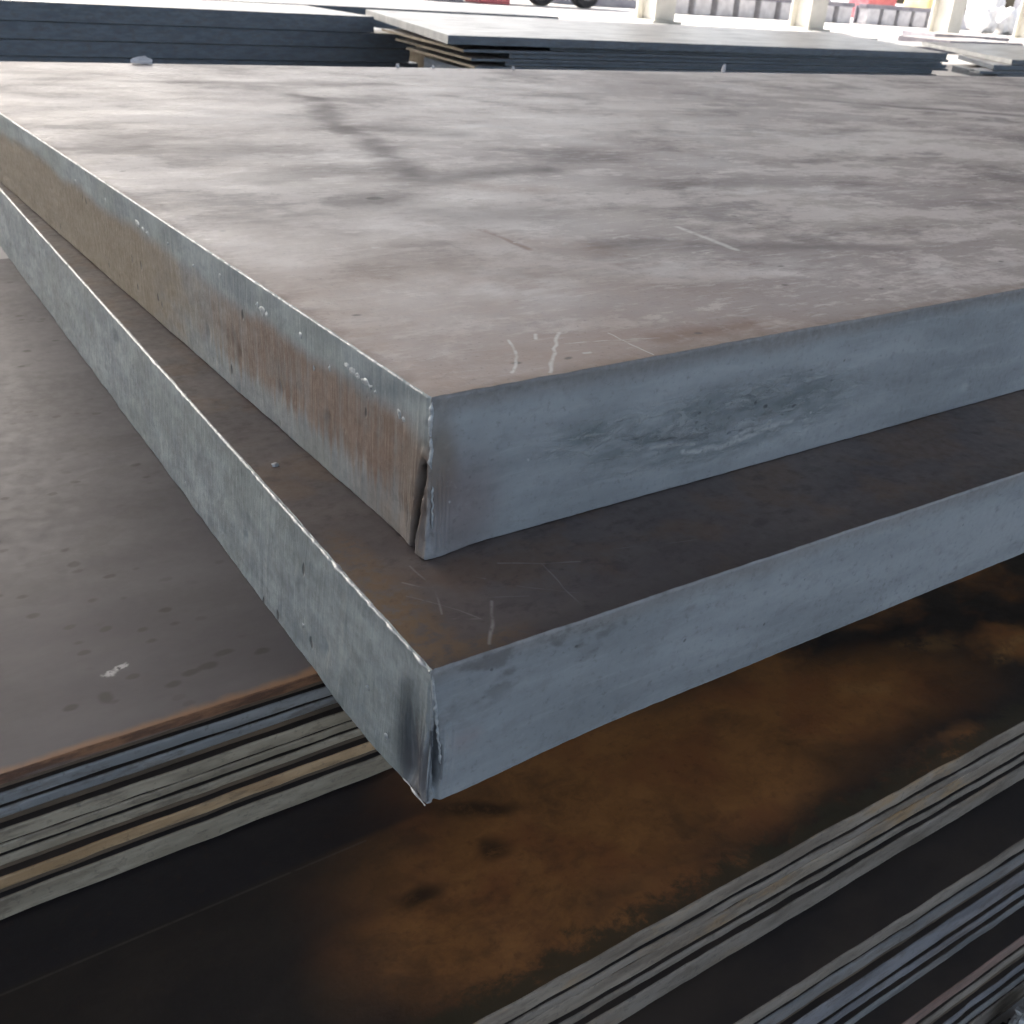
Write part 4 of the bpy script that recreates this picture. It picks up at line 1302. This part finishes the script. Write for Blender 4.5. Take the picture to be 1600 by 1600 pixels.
trailer(19.2, 26.0)
for k, (x0, x1, y, h, lab) in enumerate([(21.5, 26.5, 28.5, 0.75, "grey bundle of steel beams in the yard between trailer and first rail rack"), (27.0, 35.5, 29.0, 0.95, "long grey-violet bundle of steel beams behind the first rail rack")]):
    e = empty("beam_bundle", ((x0 + x1) / 2, y, FLOOR))
    tag(e, lab, "beam bundle", "beam bundles in the yard")
    rows = 3
    for r in range(rows):
        for q in range(3):
            z0 = FLOOR + 0.004 + r * h / rows
            bevel_box("steel_beam", (x0 + 0.2 * nz(r, q, k), x1 + 0.3 * nz(q, r, k + 3), y + q * 0.34, y + q * 0.34 + 0.3, z0, z0 + h / rows - 0.03), MT["rail"] if (r + q) % 2 else MT["greyp"], parent=e, bev=0.02)

o = bevel_box("red_crate", (16.6, 17.6, 25.2, 26.0, FLOOR + 0.002, FLOOR + 0.75), MT["red"], bev=0.03)
tag(o, "faded red crate at the top edge, left of the trailer wheels", "crate")
o = bevel_box("grey_crate", (15.2, 16.1, 25.2, 26.0, FLOOR + 0.002, FLOOR + 0.7), MT["greyp"], bev=0.03)
tag(o, "grey crate at the top edge, left of the red one", "crate")
o = bevel_box("red_crate", (43.0, 45.0, 33.0, 34.2, FLOOR + 0.002, FLOOR + 1.6), MT["red"], bev=0.05)
tag(o, "pinkish red crate behind the low rails, right of the second column", "crate")


def loader(x, y):
    e = empty("yard_machine", (x, y, FLOOR))
    tag(e, "yellow yard machine with dark opening, seen left of the third column", "machine")
    bevel_box("body", (x - 1.6, x + 1.6, y - 0.8, y + 0.8, FLOOR + 1.3, FLOOR + 2.4), MT["yellow"], parent=e, bev=0.12, seg=3)
    bevel_box("undercarriage", (x - 0.7, x + 1.5, y - 0.7, y + 0.7, FLOOR + 0.1, FLOOR + 1.299), MT["navy"], parent=e, bev=0.05)
    bevel_box("bucket", (x - 2.2, x - 0.9, y - 0.7, y + 0.7, FLOOR + 0.5, FLOOR + 1.25), MT["yellow"], parent=e, bev=0.15, seg=3)
    for dx in (-0.3, 1.0):
        wheel(e, x + dx, y - 0.9, 0.45)


loader(44.5, 30.0)

o = bevel_box("storage_box", (44.8, 49.0, 25.0, 27.0, FLOOR + 0.002, FLOOR + 2.3), MT["greyp"], bev=0.05)
tag(o, "blurred grey storage box at the top right", "box")
for i, (x, y) in enumerate([(37.0, 23.2), (38.1, 23.1), (39.2, 23.2)]):
    o = lump("white_sack", (x, y, FLOOR), (0.48, 0.4, 0.55), i * 3 + 2, MT["sack"], sub=3)
    tag(o, ["white sack nearest the third column, leftmost of three", "middle one of three white sacks right of the third column", "rightmost of three white sacks right of the third column"][i], "sack", "white sacks by the third column")
o = lump("white_sack", (38.6, 24.4, FLOOR), (0.7, 0.6, 1.5), 21, MT["sack"], sub=3)
tag(o, "tall bulging white sack standing behind the row of three", "sack")
o = lump("white_sack", (40.0, 22.6, FLOOR), (0.30, 0.28, 0.62), 33, MT["sack"], sub=3)
tag(o, "small upright white sack in front of the grey storage box", "sack")
